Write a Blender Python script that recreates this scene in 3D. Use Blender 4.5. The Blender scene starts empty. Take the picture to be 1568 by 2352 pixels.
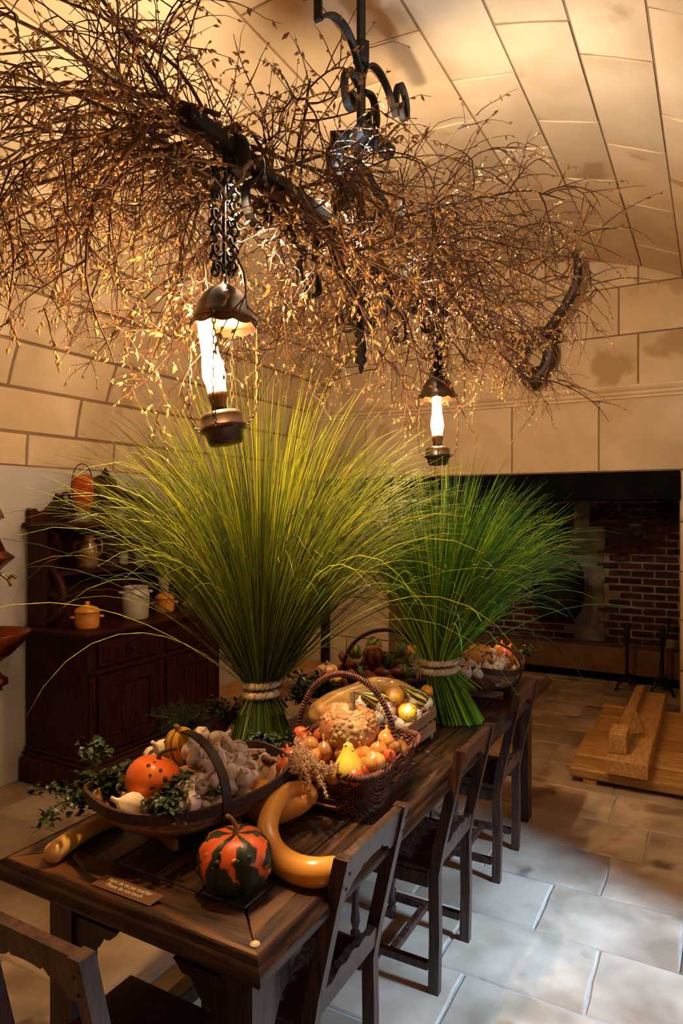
import bpy, math, random
from mathutils import Vector, Matrix, Euler
R_ = math.radians
S = bpy.context.scene
COL = S.collection

# ---------------------------------------------------------------- camera, world, light
FPX, CX, CY = 1544.0, 784.0, 1176.0
CAM = Vector((0, 0, 1.7))
YAW = R_(29.0)
FW = Vector((-math.sin(YAW), math.cos(YAW), 0)); RT = Vector((math.cos(YAW), math.sin(YAW), 0)); UP = Vector((0, 0, 1))
cd = bpy.data.cameras.new('camera'); cam = bpy.data.objects.new('camera', cd); COL.objects.link(cam)
cam.location = CAM; cam.rotation_euler = (R_(90), 0, YAW)
cd.sensor_fit = 'VERTICAL'; cd.sensor_height = 36; cd.lens = FPX/2352*36; cd.clip_start = .05
S.camera = cam
S.view_settings.view_transform = 'Standard'; S.view_settings.look = 'None'
S.view_settings.gamma = 1; S.view_settings.use_curve_mapping = False
S.view_settings.exposure = 0.5
w = bpy.data.worlds.new('world'); S.world = w; w.use_nodes = True
w.node_tree.nodes['Background'].inputs[0].default_value = (.45, .62, 1, 1)
w.node_tree.nodes['Background'].inputs[1].default_value = 1.2

def lamp(name, kind, loc, energy, color, target=None, **kw):
    l = bpy.data.lights.new(name, kind); l.energy = energy; l.color = color
    for k, v in kw.items(): setattr(l, k, v)
    o = bpy.data.objects.new(name, l); COL.objects.link(o); o.location = loc
    if target is not None:
        o.rotation_euler = (Vector(target)-Vector(loc)).to_track_quat('-Z', 'Y').to_euler()
    return o
# daylight falling through the window in the right wall on to the floor beside the chairs
lamp('daylight', 'AREA', (2.15, 2.30, 2.75), 560, (.34, .60, 1.0), (-.30, 2.75, 0), shape='RECTANGLE', size=.35, size_y=.4)

def at(px, py, d):
    return CAM + FW*d + RT*((px-CX)/FPX*d) + UP*((CY-py)/FPX*d)
def tab(px, py, z=.78):
    return at(px, py, (CAM.z-z)*FPX/(py-CY))

# ---------------------------------------------------------------- materials
MATS = {}
def mat(name, c1, c2=None, scale=8, rough=.6, metal=0, bump=.3, bscale=None, stretch=(1, 1, 1), rand=0, c3=None, t3=.62,
        s3=5, spec=.5, coat=0, detail=6, lo=.35, hi=.65, bdist=.004, trans=0, sss=0):
    if name in MATS: return MATS[name]
    m = bpy.data.materials.new(name); m.use_nodes = True; nt = m.node_tree; N = nt.nodes; L = nt.links
    b = N['Principled BSDF']; b.inputs['Roughness'].default_value = rough; b.inputs['Metallic'].default_value = metal
    b.inputs['Specular IOR Level'].default_value = spec
    if coat: b.inputs['Coat Weight'].default_value = coat; b.inputs['Coat Roughness'].default_value = .2
    if sss:
        b.inputs['Subsurface Weight'].default_value = sss; b.inputs['Subsurface Radius'].default_value = (.01, .005, .003)
    tc = N.new('ShaderNodeTexCoord'); mp = N.new('ShaderNodeMapping'); mp.inputs['Scale'].default_value = stretch
    L.new(tc.outputs['Object'], mp.inputs['Vector'])
    vec = mp.outputs[0]
    if rand:
        oi = N.new('ShaderNodeObjectInfo'); ad = N.new('ShaderNodeVectorMath'); ad.operation = 'ADD'
        mu = N.new('ShaderNodeVectorMath'); mu.operation = 'SCALE'; mu.inputs['Scale'].default_value = 13.7
        cb = N.new('ShaderNodeCombineXYZ')
        for i in range(3): L.new(oi.outputs['Random'], cb.inputs[i])
        L.new(cb.outputs[0], mu.inputs[0]); L.new(vec, ad.inputs[0]); L.new(mu.outputs[0], ad.inputs[1]); vec = ad.outputs[0]
    no = N.new('ShaderNodeTexNoise'); no.inputs['Scale'].default_value = scale; no.inputs['Detail'].default_value = detail
    L.new(vec, no.inputs['Vector'])
    cr = N.new('ShaderNodeValToRGB'); cr.color_ramp.elements[0].position = lo; cr.color_ramp.elements[1].position = hi
    cr.color_ramp.elements[0].color = (*c1, 1); cr.color_ramp.elements[1].color = (*(c2 or c1), 1)
    L.new(no.outputs['Fac'], cr.inputs[0]); col = cr.outputs[0]
    if c3:
        n3 = N.new('ShaderNodeTexNoise'); n3.inputs['Scale'].default_value = s3; n3.inputs['Detail'].default_value = 4
        L.new(vec, n3.inputs['Vector'])
        r3 = N.new('ShaderNodeValToRGB'); r3.color_ramp.elements[0].position = t3; r3.color_ramp.elements[1].position = min(1, t3+.07)
        L.new(n3.outputs['Fac'], r3.inputs[0])
        mx = N.new('ShaderNodeMixRGB'); L.new(r3.outputs[0], mx.inputs[0]); L.new(col, mx.inputs[1]); mx.inputs[2].default_value = (*c3, 1)
        col = mx.outputs[0]
    if rand:
        hv = N.new('ShaderNodeHueSaturation'); mr = N.new('ShaderNodeMapRange')
        mr.inputs['To Min'].default_value = 1-rand; mr.inputs['To Max'].default_value = 1+rand
        L.new(oi.outputs['Random'], mr.inputs['Value']); L.new(mr.outputs[0], hv.inputs['Value'])
        L.new(col, hv.inputs['Color']); col = hv.outputs[0]
    L.new(col, b.inputs['Base Color'])
    if bump:
        nb = N.new('ShaderNodeTexNoise'); nb.inputs['Scale'].default_value = bscale or scale*4; nb.inputs['Detail'].default_value = 8
        L.new(vec, nb.inputs['Vector'])
        bp = N.new('ShaderNodeBump'); bp.inputs['Strength'].default_value = bump; bp.inputs['Distance'].default_value = bdist
        L.new(nb.outputs['Fac'], bp.inputs['Height']); L.new(bp.outputs[0], b.inputs['Normal'])
    MATS[name] = m
    m['col'] = 1
    return m

def stripes(name, ca, cb_, n=8, dist=.35, rough=.4, thr=.5, soft=.08, c_noise=None, bump=.3, coat=.2, patch=None):
    """radial stripes about the local z axis"""
    m = mat(name, ca, cb_, rough=rough, bump=bump, coat=coat); nt = m.node_tree; N = nt.nodes; L = nt.links
    b = N['Principled BSDF']
    tc = N.new('ShaderNodeTexCoord'); sx = N.new('ShaderNodeSeparateXYZ'); L.new(tc.outputs['Object'], sx.inputs[0])
    an = N.new('ShaderNodeMath'); an.operation = 'ARCTAN2'; L.new(sx.outputs[1], an.inputs[0]); L.new(sx.outputs[0], an.inputs[1])
    no = N.new('ShaderNodeTexNoise'); no.inputs['Scale'].default_value = 19; L.new(tc.outputs['Object'], no.inputs['Vector'])
    ma = N.new('ShaderNodeMath'); ma.operation = 'MULTIPLY_ADD'; ma.inputs[1].default_value = dist; L.new(no.outputs['Fac'], ma.inputs[0]); L.new(an.outputs[0], ma.inputs[2])
    mm = N.new('ShaderNodeMath'); mm.operation = 'MULTIPLY'; mm.inputs[1].default_value = n; L.new(ma.outputs[0], mm.inputs[0])
    si = N.new('ShaderNodeMath'); si.operation = 'SINE'; L.new(mm.outputs[0], si.inputs[0])
    r = N.new('ShaderNodeMapRange'); r.inputs['From Min'].default_value = (thr-.5)*2-soft; r.inputs['From Max'].default_value = (thr-.5)*2+soft
    fac = si.outputs[0]
    if patch:
        zz = N.new('ShaderNodeMath'); zz.operation = 'MULTIPLY_ADD'; zz.inputs[1].default_value = -patch[0]; zz.inputs[2].default_value = patch[1]
        L.new(sx.outputs[2], zz.inputs[0]); a2 = N.new('ShaderNodeMath'); a2.operation = 'ADD'; L.new(fac, a2.inputs[0]); L.new(zz.outputs[0], a2.inputs[1]); fac = a2.outputs[0]
    L.new(fac, r.inputs['Value'])
    mx = N.new('ShaderNodeMixRGB'); L.new(r.outputs[0], mx.inputs[0]); mx.inputs[1].default_value = (*ca, 1); mx.inputs[2].default_value = (*cb_, 1)
    L.new(mx.outputs[0], b.inputs['Base Color'])
    return m

def emit(name, c, s):
    m = bpy.data.materials.new(name); m.use_nodes = True; N = m.node_tree.nodes
    b = N['Principled BSDF']; b.inputs['Base Color'].default_value = (*c, 1); b.inputs['Emission Color'].default_value = (*c, 1); b.inputs['Emission Strength'].default_value = s
    return m
def glassy(name, c, clear=.6, rough=.05, tl=0):
    m = bpy.data.materials.new(name); m.use_nodes = True; nt = m.node_tree; N = nt.nodes; L = nt.links
    b = N['Principled BSDF']; b.inputs['Base Color'].default_value = (*c, 1); b.inputs['Roughness'].default_value = rough
    tr = N.new('ShaderNodeBsdfTransparent'); tr.inputs[0].default_value = (*[min(1, .5+x*.5) for x in c], 1)
    mx = N.new('ShaderNodeMixShader'); mx.inputs[0].default_value = clear
    src = b.outputs[0]
    if tl:
        t2 = N.new('ShaderNodeBsdfTranslucent'); t2.inputs[0].default_value = (*c, 1); m2 = N.new('ShaderNodeMixShader'); m2.inputs[0].default_value = tl
        L.new(src, m2.inputs[1]); L.new(t2.outputs[0], m2.inputs[2]); src = m2.outputs[0]
    L.new(src, mx.inputs[1]); L.new(tr.outputs[0], mx.inputs[2]); L.new(mx.outputs[0], N['Material Output'].inputs[0])
    return m

STONE = mat('cream_stone', (.53, .37, .21), (.63, .46, .28), 3, .85, bump=.25, bscale=30, rand=.09, c3=(.42, .27, .13), t3=.62, s3=2.2)
MORTAR = mat('tan_mortar', (.22, .125, .06), (.28, .165, .08), 9, .95, bump=.6, bscale=60)
PLASTER = mat('grey_plaster', (.40, .35, .31), (.50, .44, .38), 2.2, .9, bump=.2, bscale=20)
TILE = mat('floor_stone', (.23, .15, .09), (.42, .30, .20), 3.5, .55, bump=.35, bscale=16, rand=.16, c3=(.13, .08, .045), t3=.60, s3=2.6, spec=.35)
GROUT = mat('floor_grout', (.24, .20, .16), (.33, .28, .23), 20, .95, bump=.5)
BRICK = mat('sooty_brick', (.012, .005, .004), (.075, .018, .011), 14, .9, bump=.8, bscale=40, rand=.5)
BMORT = mat('sooty_mortar', (.17, .11, .085), (.36, .26, .20), 5, .95, bump=.8, bscale=40, c3=(.02, .014, .012), t3=.54, s3=1.6)
BSTRIP = mat('grey_render', (.10, .085, .065), (.24, .20, .16), 6, .95, bump=.8, bscale=30)
BLACK = mat('blackened_iron', (.006, .005, .0045), (.016, .012, .010), 14, .65, metal=.2, bump=.4, bscale=50, spec=.25)
SOOT_SHADE = mat('soot_shadow_black', (.003, .0025, .002), (.006, .005, .004), 8, .95, bump=.5, spec=.05)  # near-black for soot and for the painted shadow under the ledge
LEDGE = mat('hearth_stone', (.10, .04, .018), (.16, .07, .03), 6, .9, bump=.6)
def wood(name, a, b, axis='y', rough=.38, scale=8, bump=.45, rand=.12, coat=.05, k=9, c3=None, t3=.6, spec=.5):
    st = {'x': (1, k, k), 'y': (k, 1, k), 'z': (k, k, 1)}[axis]
    return mat(name, a, b, scale, rough, bump=bump, bscale=14, stretch=st, rand=rand, coat=coat, c3=c3, t3=t3, s3=2, bdist=.003, spec=spec)
OAKY = wood('dark_oak_long', (.010, .0035, .0016), (.070, .026, .009), 'y', c3=(.13, .052, .016), t3=.56)
OAKX = wood('dark_oak_cross', (.010, .0035, .0016), (.070, .026, .009), 'x', c3=(.13, .052, .016), t3=.56)
OAKZ = wood('dark_oak_upright', (.009, .0035, .002), (.045, .018, .010), 'z')
CHAIRW = wood('chair_oak', (.012, .004, .0025), (.085, .028, .015), 'z', rough=.38)
MAHOG = wood('red_brown_wood', (.007, .0012, .0008), (.050, .006, .0025), 'z', rough=.55, spec=.2, coat=0)
PINE = wood('raw_pine', (.36, .16, .04), (.58, .30, .08), 'x', rough=.7, coat=0, k=7, rand=.25)
PINEY = wood('raw_pine_long', (.32, .15, .04), (.50, .27, .09), 'y', rough=.7, coat=0, k=7)
SLATW = wood('crate_pine', (.40, .24, .12), (.55, .37, .20), 'y', rough=.7, coat=0)
TRUGW = wood('trug_willow', (.24, .11, .05), (.44, .23, .11), 'y', rough=.5)
TRUGR = wood('trug_rim_wood', (.025, .011, .006), (.06, .028, .016), 'y', rough=.6)
WICK = mat('brown_wicker', (.05, .012, .006), (.19, .055, .022), 30, .5, bump=.3, bscale=90)
WICKD = mat('dark_wicker', (.025, .009, .005), (.09, .03, .015), 30, .55, bump=.5, bscale=90)
ROPE = mat('straw_rope', (.60, .46, .27), (.80, .66, .43), 60, .85, bump=.6, bscale=150)
TWIG = mat('brown_twig', (.045, .016, .007), (.14, .055, .022), 25, .7, bump=.5, bscale=80)
CATK = mat('pale_catkin', (.34, .17, .06), (.72, .48, .22), 40, .8, bump=0)
GARL = mat('garlic_skin', (.62, .48, .34), (.88, .80, .68), 14, .5, bump=.2, bscale=40, stretch=(4, 4, .6), rand=.1, c3=(.34, .17, .14), t3=.54, s3=12)
ONION = mat('onion_skin', (.52, .16, .03), (.75, .34, .08), 9, .22, bump=.15, stretch=(5, 5, .5), rand=.2, coat=.5)
SHALL = mat('red_onion_skin', (.45, .05, .02), (.70, .14, .03), 9, .25, bump=.15, stretch=(5, 5, .5), rand=.25, coat=.4)
TUBER = mat('dark_red_root', (.12, .012, .008), (.28, .035, .018), 12, .4, bump=.4, rand=.3)
SQOR = mat('warty_orange_rind', (.80, .10, .012), (.90, .20, .02), 7, .35, bump=.1, coat=.3)
SQOR2 = mat('spotted_orange_rind', (.85, .24, .02), (.92, .36, .04), 7, .38, bump=.4, coat=.25, c3=(.05, .045, .015), t3=.60, s3=24)
WART = mat('dark_wart', (.03, .025, .008), (.10, .05, .015), 30, .6, bump=.4)
BRWART = mat('brown_wart', (.38, .18, .06), (.55, .32, .12), 30, .7, bump=.5)
BRSQ = mat('brown_orange_rind', (.42, .11, .03), (.58, .22, .07), 8, .6, bump=.8, c3=(.45, .28, .09), t3=.52, s3=9)
SNAKE = mat('amber_rind', (.74, .27, .03), (.84, .38, .07), 4, .25, bump=.05, coat=.5, stretch=(1, 1, 1))
SNAKE2 = mat('pale_yellow_rind', (.78, .40, .09), (.88, .54, .18), 5, .35, bump=.1, coat=.3)
YELL = mat('yellow_rind', (.85, .50, .03), (.92, .66, .08), 9, .35, bump=.3, coat=.3)
ORNG = mat('small_orange_rind', (.88, .36, .02), (.94, .50, .04), 9, .35, bump=.2, coat=.3)
TURB = stripes('green_orange_turban_rind', (.85, .13, .015), (.018, .028, .008), n=6, dist=1.5, thr=.40, soft=.15, rough=.5, bump=.8, patch=(15, .5))
STRY = stripes('yellow_striped_rind', (.86, .46, .03), (.22, .14, .02), n=9, dist=.5, thr=.74, soft=.2)
STRG = stripes('green_yellow_rind', (.80, .55, .06), (.025, .05, .012), n=9, dist=.6, thr=.45, soft=.1)
STEMM = mat('dry_stem', (.20, .12, .05), (.40, .28, .13), 40, .8, bump=.6)
ARTI = mat('artichoke_green', (.12, .15, .03), (.30, .32, .07), 10, .6, bump=.2, rand=.2)
LEAF = mat('dark_leaf', (.006, .016, .004), (.035, .060, .010), 30, .45, bump=.1, c3=(.10, .15, .015), t3=.62, s3=30)
TASS = mat('straw_tassel', (.42, .22, .09), (.66, .40, .19), 40, .9, bump=0)
CROCK = mat('salt_glazed_stoneware', (.42, .39, .30), (.56, .52, .42), 5, .3, bump=.1, coat=.3)
TERRA = mat('orange_earthenware', (.62, .21, .03), (.76, .32, .05), 6, .28, bump=.1, coat=.4)
COPPER = mat('copper', (.22, .045, .015), (.42, .10, .03), 8, .3, metal=.9, bump=.1)
BROWNJ = mat('brown_jug_glaze', (.16, .07, .035), (.26, .13, .07), 8, .3, bump=.1, coat=.4)
CARDM = mat('brown_card', (.13, .055, .02), (.15, .065, .024), 8, .5, bump=.05)
CARDE = mat('card_edge_highlight', (.75, .75, .78), None, 8, .6, bump=0)
LETT = mat('cream_lettering', (.85, .72, .50), None, 8, .6, bump=0)
BONE = mat('dark_horn', (.020, .010, .006), (.06, .028, .015), 12, .5, bump=.6)
LMETAL = mat('lantern_metal', (.055, .035, .028), (.12, .08, .06), 12, .35, metal=.85, bump=.2)
LBRASS = mat('aged_brass', (.20, .12, .05), (.34, .22, .10), 12, .3, metal=.9, bump=.2)

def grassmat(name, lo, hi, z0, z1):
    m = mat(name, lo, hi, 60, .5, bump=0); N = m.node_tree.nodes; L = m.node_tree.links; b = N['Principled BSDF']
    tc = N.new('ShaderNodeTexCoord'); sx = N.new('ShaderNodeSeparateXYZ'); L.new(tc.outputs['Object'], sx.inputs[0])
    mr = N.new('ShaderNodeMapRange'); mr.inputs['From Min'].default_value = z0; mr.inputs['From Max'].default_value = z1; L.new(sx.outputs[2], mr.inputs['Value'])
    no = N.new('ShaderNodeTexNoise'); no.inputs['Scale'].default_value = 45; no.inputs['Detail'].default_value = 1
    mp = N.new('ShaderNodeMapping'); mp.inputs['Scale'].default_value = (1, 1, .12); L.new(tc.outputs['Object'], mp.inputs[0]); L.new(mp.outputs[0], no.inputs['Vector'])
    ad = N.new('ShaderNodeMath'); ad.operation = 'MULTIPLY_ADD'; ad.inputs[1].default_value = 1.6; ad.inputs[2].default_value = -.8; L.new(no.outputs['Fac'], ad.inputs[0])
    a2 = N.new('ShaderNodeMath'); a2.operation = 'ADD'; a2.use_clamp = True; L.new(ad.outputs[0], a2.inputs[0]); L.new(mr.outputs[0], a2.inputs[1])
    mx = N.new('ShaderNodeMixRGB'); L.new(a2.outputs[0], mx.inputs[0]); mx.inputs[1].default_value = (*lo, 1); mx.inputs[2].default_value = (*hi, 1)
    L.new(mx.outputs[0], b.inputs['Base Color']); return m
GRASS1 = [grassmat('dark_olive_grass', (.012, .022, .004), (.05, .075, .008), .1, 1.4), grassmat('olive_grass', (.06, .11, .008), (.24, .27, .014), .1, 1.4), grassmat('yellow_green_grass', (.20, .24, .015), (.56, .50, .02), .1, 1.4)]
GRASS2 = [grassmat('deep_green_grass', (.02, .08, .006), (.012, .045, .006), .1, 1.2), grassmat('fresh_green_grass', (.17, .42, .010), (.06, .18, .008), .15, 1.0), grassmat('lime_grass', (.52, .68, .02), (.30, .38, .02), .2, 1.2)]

# ---------------------------------------------------------------- mesh builder
class MB:
    def __init__(s): s.v = []; s.f = []
    def add(s, vs, fs):
        n = len(s.v); s.v += [tuple(p) for p in vs]; s.f += [tuple(i+n for i in f) for f in fs]; return s
    def box(s, x0, x1, y0, y1, z0, z1, M=None, bev=0):
        if bev > 0:
            b = bev; vs = []; 
            for z, i in ((z0, b), (z0+b, 0), (z1-b, 0), (z1, b)):
                vs += [(x0+i, y0+i, z), (x1-i, y0+i, z), (x1-i, y1-i, z), (x0+i, y1-i, z)]
            fs = [(3, 2, 1, 0), (12, 13, 14, 15)]
            for k in range(3):
                for j in range(4): fs.append((4*k+j, 4*k+(j+1) % 4, 4*k+4+(j+1) % 4, 4*k+4+j))
        else:
            vs = [(x, y, z) for z in (z0, z1) for x, y in ((x0, y0), (x1, y0), (x1, y1), (x0, y1))]
            fs = [(3, 2, 1, 0), (4, 5, 6, 7), (0, 1, 5, 4), (1, 2, 6, 5), (2, 3, 7, 6), (3, 0, 4, 7)]
        if M: vs = [M @ Vector(p) for p in vs]
        return s.add(vs, fs)
    def obox(s, c, dx, dy, dz, rx=0, ry=0, rz=0, bev=0):
        return s.box(-dx/2, dx/2, -dy/2, dy/2, -dz/2, dz/2, Matrix.Translation(Vector(c)) @ Euler((rx, ry, rz)).to_matrix().to_4x4(), bev)
    def prism(s, pts, h, M=None):
        """pts: list of (a,b) outline in the local xz plane, extruded along y by +-h/2"""
        n = len(pts); vs = [(a, -h/2, b) for a, b in pts]+[(a, h/2, b) for a, b in pts]
        fs = [tuple(range(n)), tuple(range(2*n-1, n-1, -1))]+[(i, n+i, n+(i+1) % n, (i+1) % n) for i in range(n)]
        if M: vs = [M @ Vector(p) for p in vs]
        return s.add(vs, fs)
    def strip(s, xs, top, bot, h, M=None):
        """board whose top and bottom edges are curves of x (quads, no ngon trouble)"""
        n = len(xs); vs = []
        for x in xs: vs += [(x, -h/2, bot(x)), (x, h/2, bot(x)), (x, h/2, top(x)), (x, -h/2, top(x))]
        fs = [(0, 3, 2, 1), (4*n-4, 4*n-3, 4*n-2, 4*n-1)]
        for i in range(n-1):
            for j in range(4): fs.append((4*i+j, 4*i+(j+1) % 4, 4*i+4+(j+1) % 4, 4*i+4+j))
        if M: vs = [M @ Vector(p) for p in vs]
        return s.add(vs, fs)
    def tube(s, P, r, n=6, cap=True, flat=1.0, ref=None):
        P = [Vector(p) for p in P]; m = len(P)
        rr = r if isinstance(r, (list, tuple)) else [r]*m
        t0 = (P[1]-P[0]).normalized()
        a = ref or Vector((0, 0, 1))
        if abs(t0.dot(a)) > .95: a = Vector((1, 0, 0))
        u = t0.cross(a).normalized(); vs = []
        for i in range(m):
            t = (P[min(i+1, m-1)]-P[max(i-1, 0)])
            if t.length < 1e-9: t = t0
            t.normalize(); u = (u-t*u.dot(t))
            if u.length < 1e-6: u = t.orthogonal()
            u.normalize(); w_ = t.cross(u)
            for j in range(n):
                an = 2*math.pi*j/n
                vs.append(P[i]+(u*math.cos(an)*flat+w_*math.sin(an))*rr[i])
        fs = [(i*n+j, i*n+(j+1) % n, (i+1)*n+(j+1) % n, (i+1)*n+j) for i in range(m-1) for j in range(n)]
        if cap: fs += [tuple(range(n-1, -1, -1)), tuple(range((m-1)*n, m*n))]
        return s.add(vs, fs)
    def lathe(s, prof, n=24, M=None, rib=None):
        """prof [(r,z)], rib(theta, i)->radius factor"""
        vs = []; m = len(prof)
        for i, (r, z) in enumerate(prof):
            for j in range(n):
                a = 2*math.pi*j/n; k = rib(a, i/(m-1)) if rib else 1
                vs.append((r*k*math.cos(a), r*k*math.sin(a), z))
        fs = [(i*n+j, i*n+(j+1) % n, (i+1)*n+(j+1) % n, (i+1)*n+j) for i in range(m-1) for j in range(n)]
        if prof[0][0] > 1e-6: fs.append(tuple(range(n-1, -1, -1)))
        if prof[-1][0] > 1e-6: fs.append(tuple(range((m-1)*n, m*n)))
        if M: vs = [M @ Vector(p) for p in vs]
        return s.add(vs, fs)
    def octa(s, c, a, b, d):
        """stretched octahedron, long half a along d, short half b"""
        c = Vector(c); d = Vector(d).normalized(); u = d.orthogonal().normalized(); w_ = d.cross(u)
        vs = [c-d*a, c+u*b, c+w_*b, c-u*b, c-w_*b, c+d*a]
        return s.add(vs, [(0, 2, 1), (0, 3, 2), (0, 4, 3), (0, 1, 4), (5, 1, 2), (5, 2, 3), (5, 3, 4), (5, 4, 1)])
    def leaf(s, c, d, nrm, L, W):
        d = Vector(d).normalized(); n = Vector(nrm); n = (n-d*n.dot(d)); n = n.normalized() if n.length > 1e-4 else d.orthogonal().normalized()
        u = d.cross(n); c = Vector(c)
        vs = [c, c+d*L*.35+u*W/2+n*W*.15, c+d*L*.7+u*W*.35+n*W*.1, c+d*L-n*W*.2, c+d*L*.7-u*W*.35+n*W*.1, c+d*L*.35-u*W/2+n*W*.15, c+d*L*.5]
        return s.add(vs, [(0, 1, 6), (1, 2, 6), (2, 3, 6), (3, 4, 6), (4, 5, 6), (5, 0, 6)])
    def build(s, name, m, parent=None, smooth=False, loc=None, label=None, kind=None):
        me = bpy.data.meshes.new(name); me.from_pydata(s.v, [], s.f); me.materials.append(m)
        if smooth: me.polygons.foreach_set('use_smooth', [True]*len(me.polygons))
        me.update()
        o = bpy.data.objects.new(name, me); COL.objects.link(o)
        if parent: o.parent = parent
        if loc is not None: o.location = loc
        if label: o['label'] = label
        if kind: o['kind'] = kind
        return o
def thing(name, label, cat, loc=(0, 0, 0), rz=0, group=None, rot=None):
    o = bpy.data.objects.new(name, None); COL.objects.link(o); o.empty_display_size = .05
    o.location = loc; o.rotation_euler = rot if rot else (0, 0, rz)
    o['label'] = label; o['category'] = cat
    if group: o['group'] = group
    return o
def tag(o, label, cat, group=None, kind=None):
    o['label'] = label; o['category'] = cat
    if group: o['group'] = group
    if kind: o['kind'] = kind
    return o
def copy_tree(o, parent=None):
    c = o.copy(); COL.objects.link(c); c.parent = parent
    for ch in list(o.children): copy_tree(ch, c)
    return c
def struct(o): o['kind'] = 'structure'; return o
def spin(pts, k=12):
    """smooth a polyline (Catmull-Rom)"""
    P = [Vector(p) for p in pts]; out = []
    for i in range(len(P)-1):
        a, b, c, d = P[max(i-1, 0)], P[i], P[i+1], P[min(i+2, len(P)-1)]
        for j in range(k):
            t = j/k; out.append(.5*((2*b)+(c-a)*t+(2*a-5*b+4*c-d)*t*t+(3*b-a-3*c+d)*t**3))
    out.append(P[-1]); return out
def lerp_list(vals, n):
    out = []
    for i in range(n):
        t = i/(n-1)*(len(vals)-1); k = min(int(t), len(vals)-2); out.append(vals[k]+(vals[k+1]-vals[k])*(t-k))
    return out

# ================================================================ THE ROOM
X0, X1, Y0, Y1 = -3.85, .85, -1.3, 6.05
VX, VZ, VA, VB = -1.5, 1.99, 2.35, 1.91          # the vault is half an ellipse
def vault_z(x): return VZ+VB*math.sqrt(max(0, 1-((x-VX)/VA)**2))
rnd = random.Random(7)

# floor: grout bed with stone slabs laid in rows across the room
fl = struct(MB().box(X0-.2, X1+.2, Y0-.2, 7.6, -.12, -.004).build('floor', GROUT))
rows = [(2.385+.385*k) for k in range(-10, 14)]
starts = {2.385: -.388, 2.770: -.643, 3.155: -.443}
for k, y in enumerate(rows):
    if y+.385 < Y0 or y > 7.4: continue
    x = starts.get(round(y, 3), None)
    rr = random.Random(100+k); x = (x if x is not None else rr.uniform(-.6, 0))-4*.53-rr.uniform(.5, 1.0)*0
    while x > X0: x -= .53
    while x < X1:
        L = .53 if abs(y-2.77) < .45 else rr.uniform(.42, .68)
        a, b = max(x, X0), min(x+L, X1)
        if b-a > .05:
            g = .0035; dz = rr.uniform(-.0015, .0015)
            cx, cy = (a+b)/2, y+.1925; hx, hy = (b-a)/2-g, .1925-g
            m = MB(); n = 4; bev = .006
            # slab top with slightly worn, uneven edge
            ring = []
            for (sx, sy, ex, ey) in ((-1, -1, 1, 0), (1, -1, 0, 1), (1, 1, -1, 0), (-1, 1, 0, -1)):
                for q in range(n):
                    ring.append((sx*hx+ex*2*hx*q/n+rr.uniform(-.003, .003), sy*hy+ey*2*hy*q/n+rr.uniform(-.003, .003)))
            N_ = len(ring)
            m.add([(p, q, -.02) for p, q in ring]+[(p, q, -.003+dz) for p, q in ring]+[(p*(1-bev/hx), q*(1-bev/hy), .002+dz) for p, q in ring],
                  [(i, (i+1) % N_, N_+(i+1) % N_, N_+i) for i in range(N_)]+[(N_+i, N_+(i+1) % N_, 2*N_+(i+1) % N_, 2*N_+i) for i in range(N_)]+[tuple(range(2*N_, 3*N_))])
            m.build('stone_tile', TILE, fl, loc=(cx, cy, 0))
        x += L

# side walls
struct(MB().box(X0-.35, X0, Y0-.2, 7.6, 0, VZ).build('wall_left', PLASTER))
WY0, WY1, WZ0, WZ1 = 1.55, 2.80, .95, 2.35     # the window the daylight comes through
wr = MB()
wr.box(X1, X1+.35, Y0-.2, WY0, 0, 2.6).box(X1, X1+.35, WY1, 7.6, 0, 2.6).box(X1, X1+.35, WY0, WY1, 0, WZ0).box(X1, X1+.35, WY0, WY1, WZ1, 2.6)
struct(wr.build('wall_right', PLASTER))
wf = MB()
for y in (WY0, (WY0+WY1)/2-.02, WY1-.04): wf.box(X1+.2, X1+.26, y, y+.04, WZ0, WZ1)
for z in (WZ0, 1.4, 1.87, WZ1-.04): wf.box(X1+.2, X1+.25, WY0, WY1, z, z+.04)
struct(wf.build('window_1', OAKZ))
struct(MB().box(X0-.2, X1+.2, Y0-.3, Y0, 0, 4.2).build('wall_near', PLASTER))

# vault: mortar shell + curved ashlar blocks
def ell(t): return Vector((VX-VA*math.cos(t), 0, VZ+VB*math.sin(t)))
NS = 240; acc = [0]; P_ = [ell(math.pi*i/NS) for i in range(NS+1)]
for i in range(NS): acc.append(acc[-1]+(P_[i+1]-P_[i]).length)
def t_at(s):
    for i in range(NS):
        if acc[i+1] >= s: return math.pi*(i+(s-acc[i])/(acc[i+1]-acc[i]))/NS
    return math.pi
shell = MB(); vs = []; n = 48
for i in range(n+1):
    t = math.pi*i/n; p = ell(t); q = Vector((VX-(VA+.3)*math.cos(t), 0, VZ+(VB+.3)*math.sin(t)))
    for y in (Y0-.2, 7.6 if False else Y1+.3): vs += [(p.x, y, p.z), (q.x, y, q.z)]
fs = []
for i in range(n):
    a, b = 4*i, 4*i+4
    fs += [(a, a+2, b+2, b), (a+1, b+1, b+3, a+3), (a, b, b+1, a+1), (a+2, a+3, b+3, b+2)]
shell.add(vs, fs); ceil = struct(shell.build('ceiling', MORTAR))
def nrm(t):
    v = Vector((-math.cos(t)/VA, 0, math.sin(t)/VB)); return v.normalized()
s = 0; k = 0; total = acc[-1]
hs = [.215, .275, .285, .31, .30]
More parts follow.
